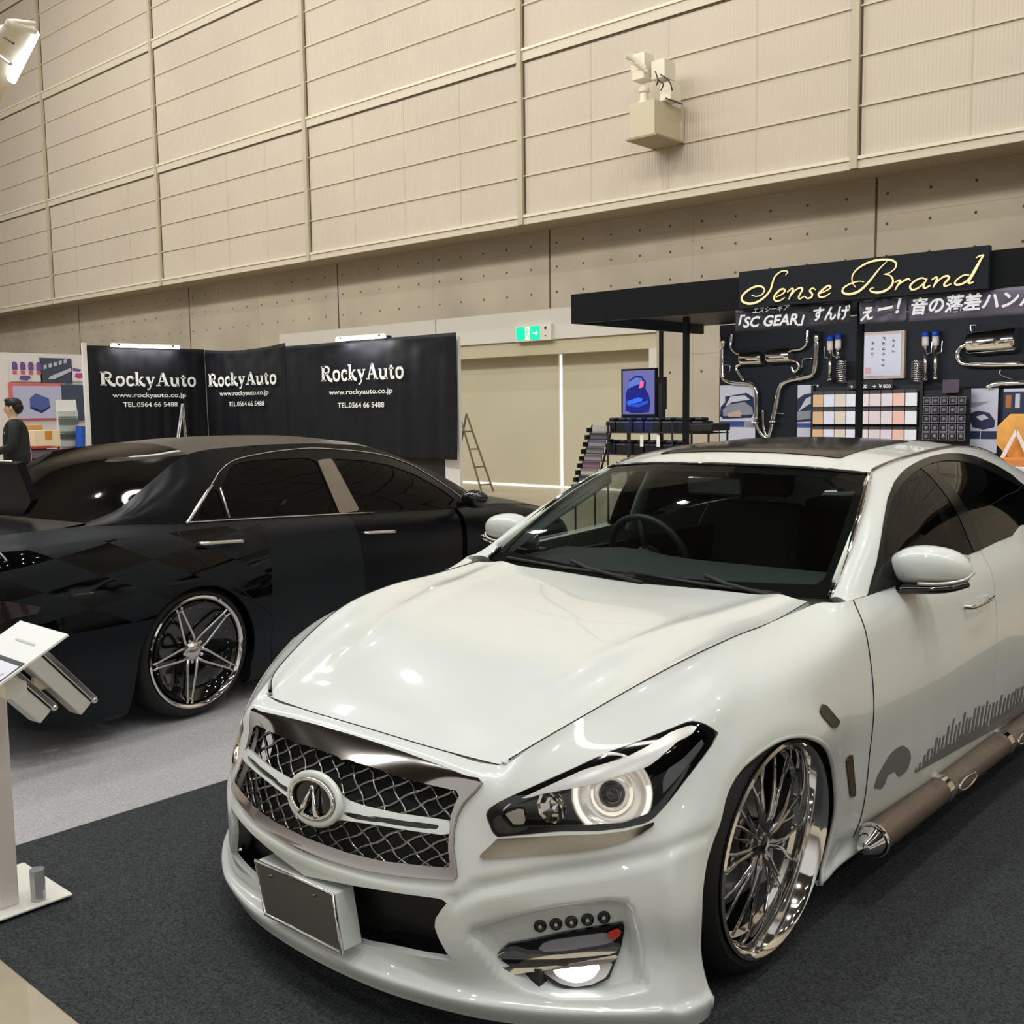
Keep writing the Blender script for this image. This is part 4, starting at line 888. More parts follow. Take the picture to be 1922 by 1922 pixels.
g = MB(); g.box((XL, YC, 3.36), (XR, YC+.6, 4.95)); g.box((XL, YC, 0), (-21.09, YC+.6, 3.36)); g.box((-10.28, YC, 0), (XR, YC+.6, 3.36)); wc = struct(g.obj('wall_back', conc_m))
g = MB(); g.box((XL, Y0+.02, 4.80), (XR, YC+.05, 4.814)); struct(g.obj('trim_1', mat('soffit_tan', (.34, .28, .21), .8)))
g = MB(); g.box((XL, -15, 16.9), (XR+22, Y0, 17.1)); struct(g.obj('ceiling', mat('roof_deck', (.10, .09, .08), .8)))
# rails and ledges
def bar(mb, x0, x1, z0, z1, d, y=Y0): mb.box((x0, y-d, z0), (x1, y+.01, z1))
k = 2
for z0, z1 in ((4.80, 4.965), (7.62, 7.83), (10.68, 10.90), (13.75, 13.97)):
    g = MB(); bar(g, XL, XR, z0, z1-.045, .035); o = g.obj('trim_%d' % k, rail_m); struct(o); k += 1
    h_ = MB(); bar(h_, XL, XR, z1-.045, z1, .06); h_.obj('rail_lip', mat('lip_lit_from_above', (.80, .73, .60), .4), o)  # light from above put into the lip's paler colour
    if z0 > 5:
        h_ = MB(); bar(h_, XL, XR, z0-.03, z0, .012); h_.obj('shadow_gap', groove_m, o)
for i, z in enumerate((5.635, 6.305, 6.975, 8.56, 9.28, 10.0, 11.65, 12.35, 13.05, 14.8, 15.6)):
    g = MB(); bar(g, XL, XR, z, z+.022, .022); g.obj('panel_ledge', rail_m, wp_)
    g = MB(); bar(g, XL, XR, z-.018, z, .004); g.obj('ledge_joint', trim_m, wp_)
for i in range(-8, 6):
    X = -12.65+6.2*i
    o = empty('trim_%d' % (k+i+8), (0, 0, 0)); struct(o)
    g = MB(); g.box((X-.055, Y0-.075, 4.80), (X+.055, Y0, 17)); g.obj('mullion_cap', mull_m, o)
    for s_ in (-1, 1):
        g = MB(); g.box((X+s_*.068-.013, Y0-.014, 4.80), (X+s_*.068+.013, Y0, 17)); g.obj('mullion_groove', groove_m, o)
    for j in range(1, 4):
        g = MB(); g.box((X+j*1.55-.012, Y0-.003, 4.97), (X+j*1.55+.012, Y0+.0, 7.6)); g.obj('panel_joint', joint_m, wp_)
    g = MB(); g.box((X-.012, YC-.004, 3.37 if -21 < X < -10.3 else 0), (X+.022, YC+.01, 4.80)); g.obj('concrete_joint', groove_m, wc)
    g = MB(); X2 = X+3.09; g.box((X2-.006, YC-.003, 3.37 if -21 < X2 < -10.3 else 0), (X2+.008, YC+.01, 4.80)); g.obj('concrete_joint', trim_m, wc)
for z in (2.4, 4.25): 
    g = MB(); g.box((-10.28, YC-.003, z-.006), (XR, YC+.01, z+.006)); g.obj('formwork_line', trim_m, wc)
g = MB()
for i in range(-70, 60):
    X = -10.0+i*.62
    for z in (4.55, 4.12, 3.66, 2.9, 2.1, 1.3):
        if X < -40 or X > 8 or (z < 3.5 and -21.3 < X < -10.2): continue
        g.add([(X+.022*math.cos(a), YC-.004, z+.022*math.sin(a)) for a in np.linspace(0, 2*math.pi, 9)[:-1]], [tuple(range(8))])
o = g.obj('tie_holes', groove_m, wc); o['kind'] = 'stuff'
# shutter door
white_band = mat('door_fascia_pale', (.66, .62, .56), .6); shut_m = mat('shutter_beige', (.54, .49, .36), .6, noise=(.5, .05))
door = empty('door_1', (-15.7, YC, 0)); struct(door)
def dchild(mb, name, m): o = mb.obj(name, m); o.location = (0, 0, 0); o.parent = door; o.matrix_parent_inverse = Matrix.Translation((15.7, -YC, 0)); return o
g = MB(); g.box((-21.09, YC-.02, 2.80), (-15.71, YC+.3, 3.36)); dchild(g, 'door_fascia', white_band)
g = MB(); g.box((-15.68, YC-.02, 2.80), (-10.28, YC+.3, 3.36)); dchild(g, 'door_fascia', white_band)
g = MB(); g.box((-21.09, YC+.02, 2.53), (-10.28, YC+.32, 2.80)); dchild(g, 'door_header', mat('header_olive', (.52, .47, .33), .6))
g = MB(); g.box((-21.09, YD, 0.03), (-12.70, YD+.1, 2.53)); dchild(g, 'door_leaf', shut_m)
g = MB(); g.box((-12.61, YD, 0.03), (-10.45, YD+.1, 2.53)); dchild(g, 'door_leaf', shut_m)
gapm = mat('daylight_gap', (.9, .9, .9), .4, emit=(.93, .90, 1.0), es=1.15)
g = MB(); g.box((-12.70, YD+.04, 0), (-12.61, YD+.08, 2.53)); dchild(g, 'daylight_gap', gapm)
g = MB(); g.box((-18, YD-.01, 0.0), (-10.45, YD+.02, .035)); dchild(g, 'daylight_threshold', mat('daylight_low', (.9, .9, .9), .4, emit=(1.0, .94, .85), es=.85))
g = MB(); g.box((-10.45, YC+.02, 0), (-10.28, YD+.1, 2.53)); g.box((-21.1, YC+.02, 0), (-20.9, YD+.1, 2.53)); dchild(g, 'door_jamb', white_band)
# text helper: fits a string into a 3D rectangle
def text(name, s, bl, br, tl, m, parent=None, shear=0, bold=0, depth=.002, fitw=True):
    cu = bpy.data.curves.new(name, 'FONT'); cu.body = s; cu.shear = shear; cu.offset = bold; cu.resolution_u = 3
    o = bpy.data.objects.new(name, cu); COL.objects.link(o); bpy.context.view_layer.update()
    me = bpy.data.meshes.new_from_object(o.evaluated_get(bpy.context.evaluated_depsgraph_get())); bpy.data.objects.remove(o); bpy.data.curves.remove(cu)
    V = np.array([v.co[:] for v in me.vertices]); mn, mx = V.min(0), V.max(0)
    bl, br, tl = (np.array(tuple(q)) for q in (bl, br, tl)); ux, uy = br-bl, tl-bl; nz = np.cross(ux, uy); nz /= np.linalg.norm(nz)
    T = (V-mn)/np.maximum(mx-mn, 1e-6); P = bl+T[:, :1]*ux+T[:, 1:2]*uy+nz*depth
    for v, p in zip(me.vertices, P): v.co = p
    me.materials.clear(); me.materials.append(m); me.name = name
    o = bpy.data.objects.new(name, me); COL.objects.link(o)
    if parent: keep(o, parent)
    return o
def keep(o, parent):
    o.parent = parent; bpy.context.view_layer.update(); o.matrix_parent_inverse = parent.matrix_world.inverted(); return o
class Plane2:                          # flat drawing surface: (a, b) -> 3D
    def __init__(s, o, ux, uy): s.o, s.ux, s.uy = Vector(o), Vector(ux), Vector(uy); s.n = s.ux.cross(s.uy).normalized()
    def __call__(s, a, b, d=0): return s.o+s.ux*a+s.uy*b+s.n*d
def ribbon(mb, pl_, pts, w, d=.002, th=.002, smooth=5):
    P = [p[:2] for p in cat([(a, b, 0) for a, b in pts], smooth)] if smooth > 1 and len(pts) > 2 else pts
    n_ = len(P); Lf, Rt = [], []
    for i in range(n_):
        a, b = P[max(i-1, 0)], P[min(i+1, n_-1)]; dx, dy = b[0]-a[0], b[1]-a[1]; q = math.hypot(dx, dy) or 1
        ww = (w(i/(n_-1)) if callable(w) else w)/2; Lf.append((P[i][0]-dy/q*ww, P[i][1]+dx/q*ww)); Rt.append((P[i][0]+dy/q*ww, P[i][1]-dx/q*ww))
    V = [pl_(*p, d+th) for p in Lf]+[pl_(*p, d+th) for p in Rt]
    mb.add(V, [(i, i+n_, i+n_+1, i+1) for i in range(n_-1)])
def serif_word(mb, pl_, word, x0, wtot, h):
    G = {}
    V = .24; T = .07
    G['R'] = (.95, [([(.19,0),(.19,1)], V), ([(0,.03),(.42,.03)], T), ([(0,.97),(.35,.97)], T), ([(.25,.96),(.5,.95),(.68,.83),(.66,.62),(.5,.52),(.25,.50)], .13), ([(.45,.52),(.72,.1),(.98,.03)], .20)])
    G['o'] = (.66, [([(.33,.66),(.13,.56),(.10,.35),(.15,.12),(.33,.02),(.51,.12),(.56,.35),(.52,.56),(.33,.66)], .15)])
    G['c'] = (.58, [([(.52,.52),(.38,.64),(.18,.60),(.10,.38),(.15,.12),(.33,.02),(.54,.13)], .15), ([(.44,.50),(.52,.50)], .14)])
    G['k'] = (.72, [([(.16,0),(.16,1.02)], .19), ([(0,.03),(.33,.03)], T), ([(0,.99),(.16,.99)], T), ([(.2,.28),(.48,.62)], .09), ([(.3,.38),(.52,.08),(.70,.03)], .18), ([(.40,.64),(.62,.64)], T)])
    G['y'] = (.68, [([(.12,.62),(.36,.05)], .19), ([(.56,.62),(.36,.08),(.24,-.22),(.08,-.26)], .09), ([(0,.64),(.28,.64)], T), ([(.44,.64),(.66,.64)], T)])
    G['A'] = (.95, [([(.16,.03),(.45,1.0)], .09), ([(.46,.98),(.78,.02)], .22), ([(.26,.34),(.62,.34)], T), ([(0,.03),(.3,.03)], T), ([(.58,.03),(.96,.03)], T)])
    G['u'] = (.72, [([(.15,.64),(.15,.2),(.25,.05),(.42,.06),(.52,.16)], .17), ([(.56,.66),(.56,.0)], .18), ([(0,.63),(.15,.63)], T), ([(.42,.63),(.56,.63)], T), ([(.56,.03),(.70,.03)], T)])
    G['t'] = (.48, [([(.22,.85),(.21,.2),(.28,.05),(.45,.10)], .17), ([(.03,.64),(.42,.64)], .08)])
    tw = sum(G[c][0] for c in word)+.04*len(word); sc = wtot/tw; x = x0
    for c in word:
        adv, st = G[c]
        for pts, w_ in st: ribbon(mb, pl_, [((x+a*sc), b*h) for a, b in pts], w_*sc, .004, .001, 4)
        x += (adv+.04)*sc
# ---- stand with the printed banners
cloth_m = mat('black_banner_cloth', (.006, .007, .010), .55, bump=(3.0, .9), spec=.3)
def cloth(name, p0, p1, z0, z1, amp, label, sag=0, folds=9, seed=1):
    p0, p1 = Vector(p0), Vector(p1); d = (p1-p0); nrm = Vector((d.y, -d.x, 0)).normalized(); rs = np.random.RandomState(seed); ph = rs.rand(6)*6
    V = []; nu, nv = 70, 30
    for j in range(nv+1):
        for i in range(nu+1):
            u_, v_ = i/nu, j/nv; top = z1-sag*math.sin(math.pi*u_)
            p = p0+d*u_; z = z0+(top-z0)*v_
            w_ = amp*(math.sin(u_*folds*6.28+ph[0]+v_*1.5)*.5+math.sin(u_*folds*1.7*6.28+ph[1]-v_*3)*.25+math.sin(u_*3*6.28+ph[2]+v_*5)*.4)*(1-.75*v_)
            w_ += amp*1.2*math.exp(-((v_-.93)/.05)**2)*math.sin(u_*26+ph[3])*.4
            q = p+nrm*w_; V.append((q.x, q.y, z))
    F = [(j*(nu+1)+i, j*(nu+1)+i+1, (j+1)*(nu+1)+i+1, (j+1)*(nu+1)+i) for j in range(nv) for i in range(nu)]
    o = mesh_obj(name, V, F, cloth_m); so = o.modifiers.new('s', 'SOLIDIFY'); so.thickness = .004; return tag(o, label, 'banner')
bn_ = []
BX = -17.5
b1 = cloth('banner', (BX, 8.62, 0), (BX, 10.90, 0), .5, 2.70, .02, 'black cloth banner facing right, leftmost of the three with white lettering', 0, 7, 1)
b2 = cloth('banner', (BX+.03, 10.89, 0), (-14.93, 10.86, 0), .5, 2.69, .03, 'narrower black lettered banner in the corner between two wider ones', .06, 6, 2)
b3 = cloth('banner', (-14.90, 10.84, 0), (-10.80, 10.84, 0), .79, 2.63, .025, 'wide black lettered banner at the right, beside the folding ladder', 0, 8, 3)
def banner_text(par, P, x, z0, h, W_, P2=None, narrow=1):
    g = MB(); serif_word(g, P, 'RockyAuto', x, W_, h); o = g.obj('banner_lettering', TEXTW); keep(o, par)
def rect(P, a0, b0, a1, b1, d=.012): return P(a0, b0, d), P(a1, b0, d), P(a0, b1, d)
# plane origins: lettering baselines measured on each cloth
P1 = Plane2((BX+.045, 0, 0), (0, 1, 0), (0, 0, 1)); P2 = Plane2((0, 10.82, 0), (1, 0, 0), (0, 0, 1)); P3 = Plane2((0, 10.79, 0), (1, 0, 0), (0, 0, 1))
for par, P, (xa, xb, zb, zt), (ua, ub, uz), (ta, tb, tz) in (
    (b1, P1, (8.808, 10.68, 2.015, 2.25), (9.01, 10.44, 1.815), (9.20, 10.26, 1.65)),
    (b2, P2, (-17.27, -15.13, 2.01, 2.23), (-16.9, -15.38, 1.83), (-16.62, -15.52, 1.64)),
    (b3, P3, (-13.87, -11.85, 2.01, 2.25), (-13.67, -12.12, 1.79), (-13.45, -12.32, 1.58))):
    Pl = Plane2(P(0, zb), P.ux, P.uy); g = MB(); serif_word(g, Pl, 'RockyAuto', xa, xb-xa, zt-zb); keep(g.obj('banner_lettering', TEXTW), par)
    text('banner_web_address', 'www.rockyauto.co.jp', *rect(P, ua, uz-.03, ub, uz+.075), TEXTW, par, bold=.012)
    text('banner_phone_line', 'TEL.0564 66 5488', *rect(P, ta, tz-.01, tb, tz+.075), TEXTW, par, bold=.012)
g = MB(); g.box((-17.6, 8.63, 0), (-17.53, 10.94, 2.66)); tag(g.obj('partition_wall', mat('booth_panel_white', (.72, .70, .68), .6)), 'white partition panel behind the leftmost lettered banner', 'partition')
g = MB(); g.box((-17.52, 10.94, 0), (-10.86, 11.0, 2.58)); o = tag(g.obj('partition_wall', bpy.data.materials['booth_panel_white']), 'white partition wall behind the two right-hand lettered banners', 'partition')
g = MB(); g.box((-14.9, 10.925, 0), (-11.17, 10.94, .93)); keep(g.obj('dark_kick_panel', BLACKM), o)
g = MB(); g.box((-17.56, 8.55, 0), (-17.50, 8.62, 2.74)); tag(g.obj('banner_post', mat('post_white', (.82, .80, .78), .4)), 'slim white post at the left end of the lettered banners', 'post')
tubem = mat('lit_tube', (1, 1, 1), .3, emit=(1, .97, 1.0), es=9)
for a, b_, lab in (((BX+.07, 9.03, 2.70), (BX+.07, 10.34, 2.71), 'lit fluorescent tube on top of the leftmost lettered banner'), ((-13.40, 10.75, 2.655), (-12.23, 10.75, 2.645), 'lit fluorescent tube above the wide right-hand banner')):
    r0 = empty('tube_lamp', a, 0, lab, 'lamp'); g = MB(); g.tube([a, b_], .022, 10); keep(g.obj('tube', tubem), r0)
    g = MB(); g.tube([Vector(a)+Vector((0, 0, .035)), Vector(b_)+Vector((0, 0, .035))], .016, 8); keep(g.obj('lamp_housing', TEXTW), r0)
    g = MB(); [g.box((c_.x-.02-.06*(a[0] < -17), c_.y-.02, 2.705 if a[0] < -17 else 2.635), (c_.x+.02, c_.y+.02+(.20 if a[0] > -17 else 0), c_.z+.03)) for c_ in ((Vector(a)*.9+Vector(b_)*.1),)]; keep(g.obj('lamp_clip', BLACKM), r0)
    g = MB(); [g.box((c_.x-.02-.06*(a[0] < -17), c_.y-.02, 2.705 if a[0] < -17 else 2.635), (c_.x+.02, c_.y+.02+(.20 if a[0] > -17 else 0), c_.z+.03)) for c_ in ((Vector(a)*.1+Vector(b_)*.9),)]; keep(g.obj('lamp_clip', BLACKM), r0)
    mid_ = (Vector(a)+Vector(b_))/2; l_ = bpy.data.lights.new('tube_glow', 'AREA'); l_.shape = 'RECTANGLE'; l_.size = 1.2; l_.size_y = .04; l_.energy = 14; l_.color = (1, .96, 1)
    lo = bpy.data.objects.new('tube_glow', l_); COL.objects.link(lo); lo.location = mid_-Vector((0, 0, .03)) + (Vector((.05, 0, 0)) if a[0] < -17 else Vector((0, -.05, 0))); lo.rotation_euler = (0, 0, math.atan2((Vector(b_)-Vector(a)).y, (Vector(b_)-Vector(a)).x)); keep(lo, r0)
# stepladders
def ladder(apex, foot_a, foot_b, n_r, label, m, w_=.42, dr=(1, 0, 0)):
    r0 = empty('stepladder', (apex[0], apex[1], 0), 0, label, 'ladder'); dr = Vector(dr)
    for f_ in (foot_a, foot_b):
        pr = []
        for s_ in (0, 1):
            g = MB(); A = Vector(apex)+dr*(s_*w_*.6); B = Vector(f_)+dr*(s_*w_); g.tube([A, B], .018, 8); keep(g.obj('ladder_rail', m), r0); pr.append((A, B))
        for k_ in range(1, n_r+1):
            t_ = k_/(n_r+.4); g = MB(); g.tube([pr[0][0].lerp(pr[0][1], t_), pr[1][0].lerp(pr[1][1], t_)], .014, 6); keep(g.obj('ladder_rung', m), r0)
la = W(862, 777, Y=13.9); lf = W(904, 922, Y=13.9)
ladder(la, (lf.x, 13.9, 0), (lf.x-1.05, 13.9, 0), 4, 'folding stepladder standing right of the lettered banners', mat('ladder_olive', (.16, .13, .08), .5), .45, (0, .7, 0))
l2 = W(344, 758, X=-16.9); ladder(l2, (-16.6, l2.y-.5, 0), (-16.9, l2.y+.1, 0), 6, 'grey aluminium stepladder in front of the leftmost lettered banner', STEEL, .3, (.35, -.35, 0))
# ---- exit sign
ex = empty('exit_sign', (-13.0, YC-.04, 2.92), 0, 'green lit emergency exit sign on the pale band above the shutter', 'sign')
g = MB(); g.box((-13.44, YC-.09, 2.79), (-12.56, YC-.02, 3.09)); keep(g.obj('sign_case', mat('sign_case', (.72, .70, .60), .5)), ex)
gm = mat('exit_green', (.0, .5, .3), .4, emit=(.0, .55, .32), es=.9); gw = mat('exit_pale', (.8, .9, .5), .4, emit=(.75, .9, .5), es=.8)
PX = Plane2((-13.41, YC-.092, 2.81), (1, 0, 0), (0, 0, 1)); fc = Vector((0, -1, 0))
g = MB(); g.box((-13.41, YC-.094, 2.81), (-12.83, YC-.09, 3.06)); keep(g.obj('green_face', gm), ex)
g = MB(); g.box((-13.19, YC-.098, 2.815), (-13.07, YC-.094, 3.055)); keep(g.obj('doorway_symbol', gw), ex)
g = MB(); PP = Plane2((-13.13, YC-.099, 2.93), (1, 0, 0), (0, 0, 1))
for q in ([(-.01, .06), (.0, .0)], [(.0, .0), (.035, -.05), (.02, -.09)], [(.0, .0), (-.03, -.04), (-.06, -.05)], [(-.01, .045), (.045, .02)], [(-.01, .045), (-.05, .01)]): ribbon(g, PP, q, .018, .001, .001, 1)
g.ball(PP(.0, .085), .016, seg=8); keep(g.obj('running_figure', gm), ex)
g = MB(); [ribbon(g, Plane2((-12.95, YC-.095, 2.93), (1, 0, 0), (0, 0, 1)), q, .016, .002, .001, 1) for q in ([(-.06, .0), (.07, .0)], [(.07, 0), (.03, .04)], [(.07, 0), (.03, -.04)])]; keep(g.obj('arrow_symbol', gw), ex)
for z_, r_ in ((3.01, .028), (2.87, .014)):
    g = MB(); g.ball((-12.69, YC-.092, z_), (r_, .01, r_)); keep(g.obj('test_lamp', BLACKM), ex)
# ---- projector robot on its wall box
wb = empty('wall_box', (-9.52, Y0-.4, 5.65), 0, 'beige metal box bracketed high on the panelled wall', 'box')
boxm = mat('box_beige', (.60, .53, .38), .5)
XB0, XB1, YB0, YB1, ZB0, ZB1 = -9.76, -9.29, 13.68, 14.40, 5.66, 6.17
g = MB(); g.box((XB0, YB0, ZB0), (XB1, YB1, ZB1)); keep(g.obj('box_body', boxm, bevel=.01), wb)
for x_ in (XB0-.045, XB1):
    g = MB(); g.box((x_, Y0-.04 if 0 else YB1-.02, ZB0-.03), (x_+.045, YB1+.04, ZB1+.03)); keep(g.obj('bracket_post', boxm), wb)
g = MB(); g.box((XB0-.05, YB0-.02, ZB0-.03), (XB1+.05, YB1+.06, ZB0-.005)); keep(g.obj('base_tray', mat('tray_olive', (.36, .30, .20), .7)), wb)
sc = empty('security_camera', (-9.52, 14.0, 6.17), 0, 'cream motorised camera with side housings standing on the beige wall box', 'camera')
cm = mat('camera_cream', (.80, .74, .60), .45)
def cb(a, b_, name, m=cm, M=None, bev=.012): g = MB(); g.box(a, b_, M); keep(g.obj(name, m, bevel=bev), sc)
cz = W(1212, 160, Y=13.9)
g = MB(); g.lathe([(0, 0), (.10, 0), (.10, .03), (.065, .05), (.06, .16), (.085, .18), (.085, .24), (.05, .27), (0, .27)], Matrix.Translation((-9.60, 13.85, 6.18)), 24); keep(g.obj('pan_base', cm, angle=30), sc)
cb((-9.72, 13.70, 6.52), (-9.50, 13.95, 6.66), 'tilt_head'); cb((-9.76, 13.72, 6.66), (-9.50, 13.98, 6.92), 'camera_housing'); cb((-9.45, 13.82, 6.50), (-9.20, 14.12, 6.78), 'lamp_housing'); cb((-9.36, 13.92, 6.19), (-9.15, 14.2, 6.46), 'junction_box')
g = MB(); a_ = W(1178, 104, Y=13.6); b__ = W(1212, 128, Y=13.75); g.tube([a_, a_.lerp(b__, .15), a_.lerp(b__, .3), b__], [.055, .05, .03, .028], 12); keep(g.obj('lens_hood', cm, angle=30), sc)
g = MB(); a_ = W(1192, 118, Y=13.6); b__ = W(1214, 135, Y=13.75); g.tube([a_, b__], [.03, .03], 10); keep(g.obj('washer_nozzle', cm), sc)
for q in ([(1230,134),(1236,150),(1245,158),(1240,170)], [(1240,140),(1256,152),(1262,170)], [(1236,150),(1232,160)], [(1249,184),(1265,190),(1281,196)]):
    g = MB(); g.tube(cat([W(u_, v_, Y=13.74) for u_, v_ in q], 4), .010, 6); keep(g.obj('cable', BLACKM), sc)
# ---- hanging lamp at the top left
lp = empty('work_lamp', tuple(W(30, 110, Y=6)), 0, 'cream hanging lamp shade with bright glowing edge, top left corner', 'lamp')
shm = mat('shade_cream', (.78, .72, .60), .5)
a_, b__ = W(66, 62, Y=6.0), W(22, 150, Y=6.0); n_ = (W(0, 100, Y=6.3)-W(40, 100, Y=6.0)); 
g = MB(); top = [W(*q, Y=6.0) for q in ((66,40),(57,48),(30,44),(0,46),(-40,60))]; mid_ = [W(*q, Y=6.0) for q in ((70,60),(55,90),(30,130),(10,170),(-10,215))]
Vs = []
for i in range(5):
    t_ = i/4
    row = []
    for j in range(7):
        u_ = j/6; A_ = Vector(cat([tuple(p) for p in top], 4)[int(u_*16)]); B_ = Vector(cat([tuple(p) for p in mid_], 4)[int(u_*16)])
        p = A_.lerp(B_, t_)+Vector((0, .35*math.sin(math.pi*t_)*-1, 0)); Vs.append(p)
g.add(Vs, [(i*7+j, i*7+j+1, (i+1)*7+j+1, (i+1)*7+j) for i in range(4) for j in range(6)]); o = g.obj('lamp_shade', shm, None, True); so = o.modifiers.new('s', 'SOLIDIFY'); so.thickness = .05; keep(o, lp)
g = MB(); g.tube([a_, b__], .055, 12); keep(g.obj('lamp_tube', mat('lit_lamp', (1, 1, 1), .3, emit=(.92, .97, 1), es=3.5), None, True), lp)
g = MB(); g.tube([W(8, 70, Y=5.6), W(26, 82, Y=5.6)], .012, 6); keep(g.obj('shade_slot', BLACKM), lp)
g = MB(); g.tube([W(0, 105, Y=5.6), W(20, 120, Y=5.6)], .02, 6); keep(g.obj('shade_rim', ALU), lp)
# ceiling lamps of the hall (outside the frame, they light it and glint in the paint)
clm = mat('lit_ceiling_lamp', (1, 1, 1), .3, emit=(1, .96, .88), es=14)
first = None
for X, Y in LAMPS:
    if 1:
        if first is None:
            first = empty('ceiling_lamp', (X, Y, 15.2), 0, 'round hall lamp hung high below the dark roof', 'lamp', 'high bay lamps under the hall roof')
            g = MB(); g.lathe([(0, 0), (.22, 0)], None, 20); g.obj('bulb_disc', clm, first); g = MB(); g.lathe([(.23, -.02), (.26, .1), (.12, .3), (0, .32)], None, 20); g.obj('reflector_bell', ALU, first); g = MB(); g.tube([(0, 0, .3), (0, 0, 1.72)], .02, 6); g.obj('lamp_stem', BLACKM, first)
        else:
            c = link_copy(first); c.location = (X, Y, 15.2)
# ------------------------------------------------------------------ accessories stand on the right
def P3d(u, v, Y): return W(u, v, Y=Y)
def cc(a, b): return (1340+a/6.407, 450+b/6.407)
def cd(a, b): return (1622+a/6.407, 450+b/6.407)
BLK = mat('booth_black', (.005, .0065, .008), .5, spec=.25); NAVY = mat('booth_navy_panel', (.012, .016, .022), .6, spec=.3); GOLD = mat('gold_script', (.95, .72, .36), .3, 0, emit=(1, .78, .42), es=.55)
can = empty('booth_canopy', (-4, 9.9, 2.4), 0, 'black canopy roof over the accessories stand at the right', 'canopy')
g = MB(); g.box((-6.93, 8.67, 2.40), (.5, 8.72, 2.70)); keep(g.obj('front_fascia', BLK), can)
g = MB(); g.box((-6.93, 8.73, 2.40), (-6.88, 11.2, 2.70)); keep(g.obj('side_fascia', BLK), can)
g = MB(); g.box((-6.87, 8.73, 2.50), (.5, 11.2, 2.53)); keep(g.obj('canopy_sheet', BLK), can)
for (x, y, r, lab) in ((-5.617, 8.82, .024, 'thick black post under the canopy, left of the exhaust wall'), (-7.10+.0, 10.6, .019, 'thin black post carrying the blue screen'), (-3.83, 8.76, .024, 'black post between the two hanging lettered cloths')):
    g = MB(); g.box((x-r, y-r, 0), (x+r, y+r, 2.395 if y < 10 else 2.6)); tag(g.obj('canopy_post', BLK), lab, 'post')
g = MB(); g.box((-6.66, 11.2, 0), (.5, 11.26, 2.49)); tag(g.obj('display_wall', NAVY), 'dark navy display wall hung with exhaust pipes and posters', 'partition')
sg = empty('brand_sign', (-3.83, 8.62, 2.4), 0, 'black signboard with gold script lettering along the canopy front', 'sign')
g = MB(); g.box((-4.918, 8.60, 2.405), (-2.744, 8.66, 2.735)); keep(g.obj('sign_panel', NAVY), sg)
def stroke(pts, conv, wfn, name='script_letter'):
    P = [W(*conv(a, b), Y=8.592) for a, b in pts]; P = [Vector(p) for p in cat(P, 6)]; n_ = len(P)
    return P, [(.006, wfn(i/(n_-1))) for i in range(n_)]
def wthin(a, b_): return lambda t: a+(b_-a)*math.sin(math.pi*t)**1.2
letters = [
 [(cc, [(455,665),(500,682),(560,670),(600,632),(605,592),(560,560),(480,570),(390,625),(335,690),(350,745),(430,770),(530,745),(620,680),(680,600),(705,520),(730,450),(790,392),(850,375),(888,388),(862,425)], .0035, .0105)],
 [(cc, [(745,690),(820,655),(855,612),(822,592),(765,630),(722,692),(742,737),(800,730),(850,695)], .005, .0085)],
 [(cc, [(882,632),(930,590),(952,600),(925,660),(900,718)], .005, .0085), (cc, [(912,690),(975,612),(1035,578),(1065,600),(1022,680),(1032,712),(1085,680)], .005, .0085)],
 [(cc, [(1222,602),(1185,583),(1152,615),(1182,652),(1172,690),(1125,706),(1092,682)], .005, .0085)],
 [(cc, [(1280,645),(1365,605),(1405,572),(1372,555),(1310,598),(1258,652),(1275,690),(1338,682),(1400,640)], .005, .0085)],
 [(cc, [(1805,508),(1740,500),(1640,530),(1560,580),(1550,632),(1620,655),(1720,632),(1800,575),(1870,500),(1930,425),(1990,350),(2040,300),(2080,262)], .003, .0105),
  (cc, [(1706,572),(1668,520),(1664,440),(1715,362),(1820,292),(1922,256),(2040,240),(2140,248),(2190,285),(2178,345),(2110,398),(2045,415)], .003, .009),
  (cc, [(2045,415),(2115,430),(2152,480),(2138,548),(2070,608),(1970,636),(1890,620),(1882,590),(1925,578)], .003, .010)],
 [(cd, [(368,512),(422,488),(430,505),(400,555),(372,605)], .005, .0085), (cd, [(395,560),(460,505),(530,472),(556,492)], .004, .008)],
 [(cd, [(748,478),(690,460),(605,500),(552,560),(578,602),(650,580),(735,505)], .005, .0085), (cd, [(757,468),(715,550),(730,582),(795,550)], .005, .0085)],
 [(cd, [(810,482),(862,452),(876,470),(850,530),(828,575)], .005, .0085), (cd, [(845,548),(915,472),(990,435),(1022,460),(965,530),(975,560),(1045,530)], .005, .0085)],
 [(cd, [(1262,425),(1185,432),(1098,500),(1105,542),(1180,530),(1262,470),(1330,360),(1390,255),(1432,190),(1385,198),(1345,218)], .005, .0085), (cd, [(1432,190),(1335,375),(1262,492),(1270,522),(1315,508)], .005, .010)],
]
for L_ in letters:
    g = MB()
    for conv, pts, a_, b_ in L_:
        P, R_s = stroke(pts, conv, wthin(a_, b_)); g.tube(P, R_s, 8, flat=(0, 1, 0))
    keep(g.obj('script_letter', GOLD, None, True), sg)
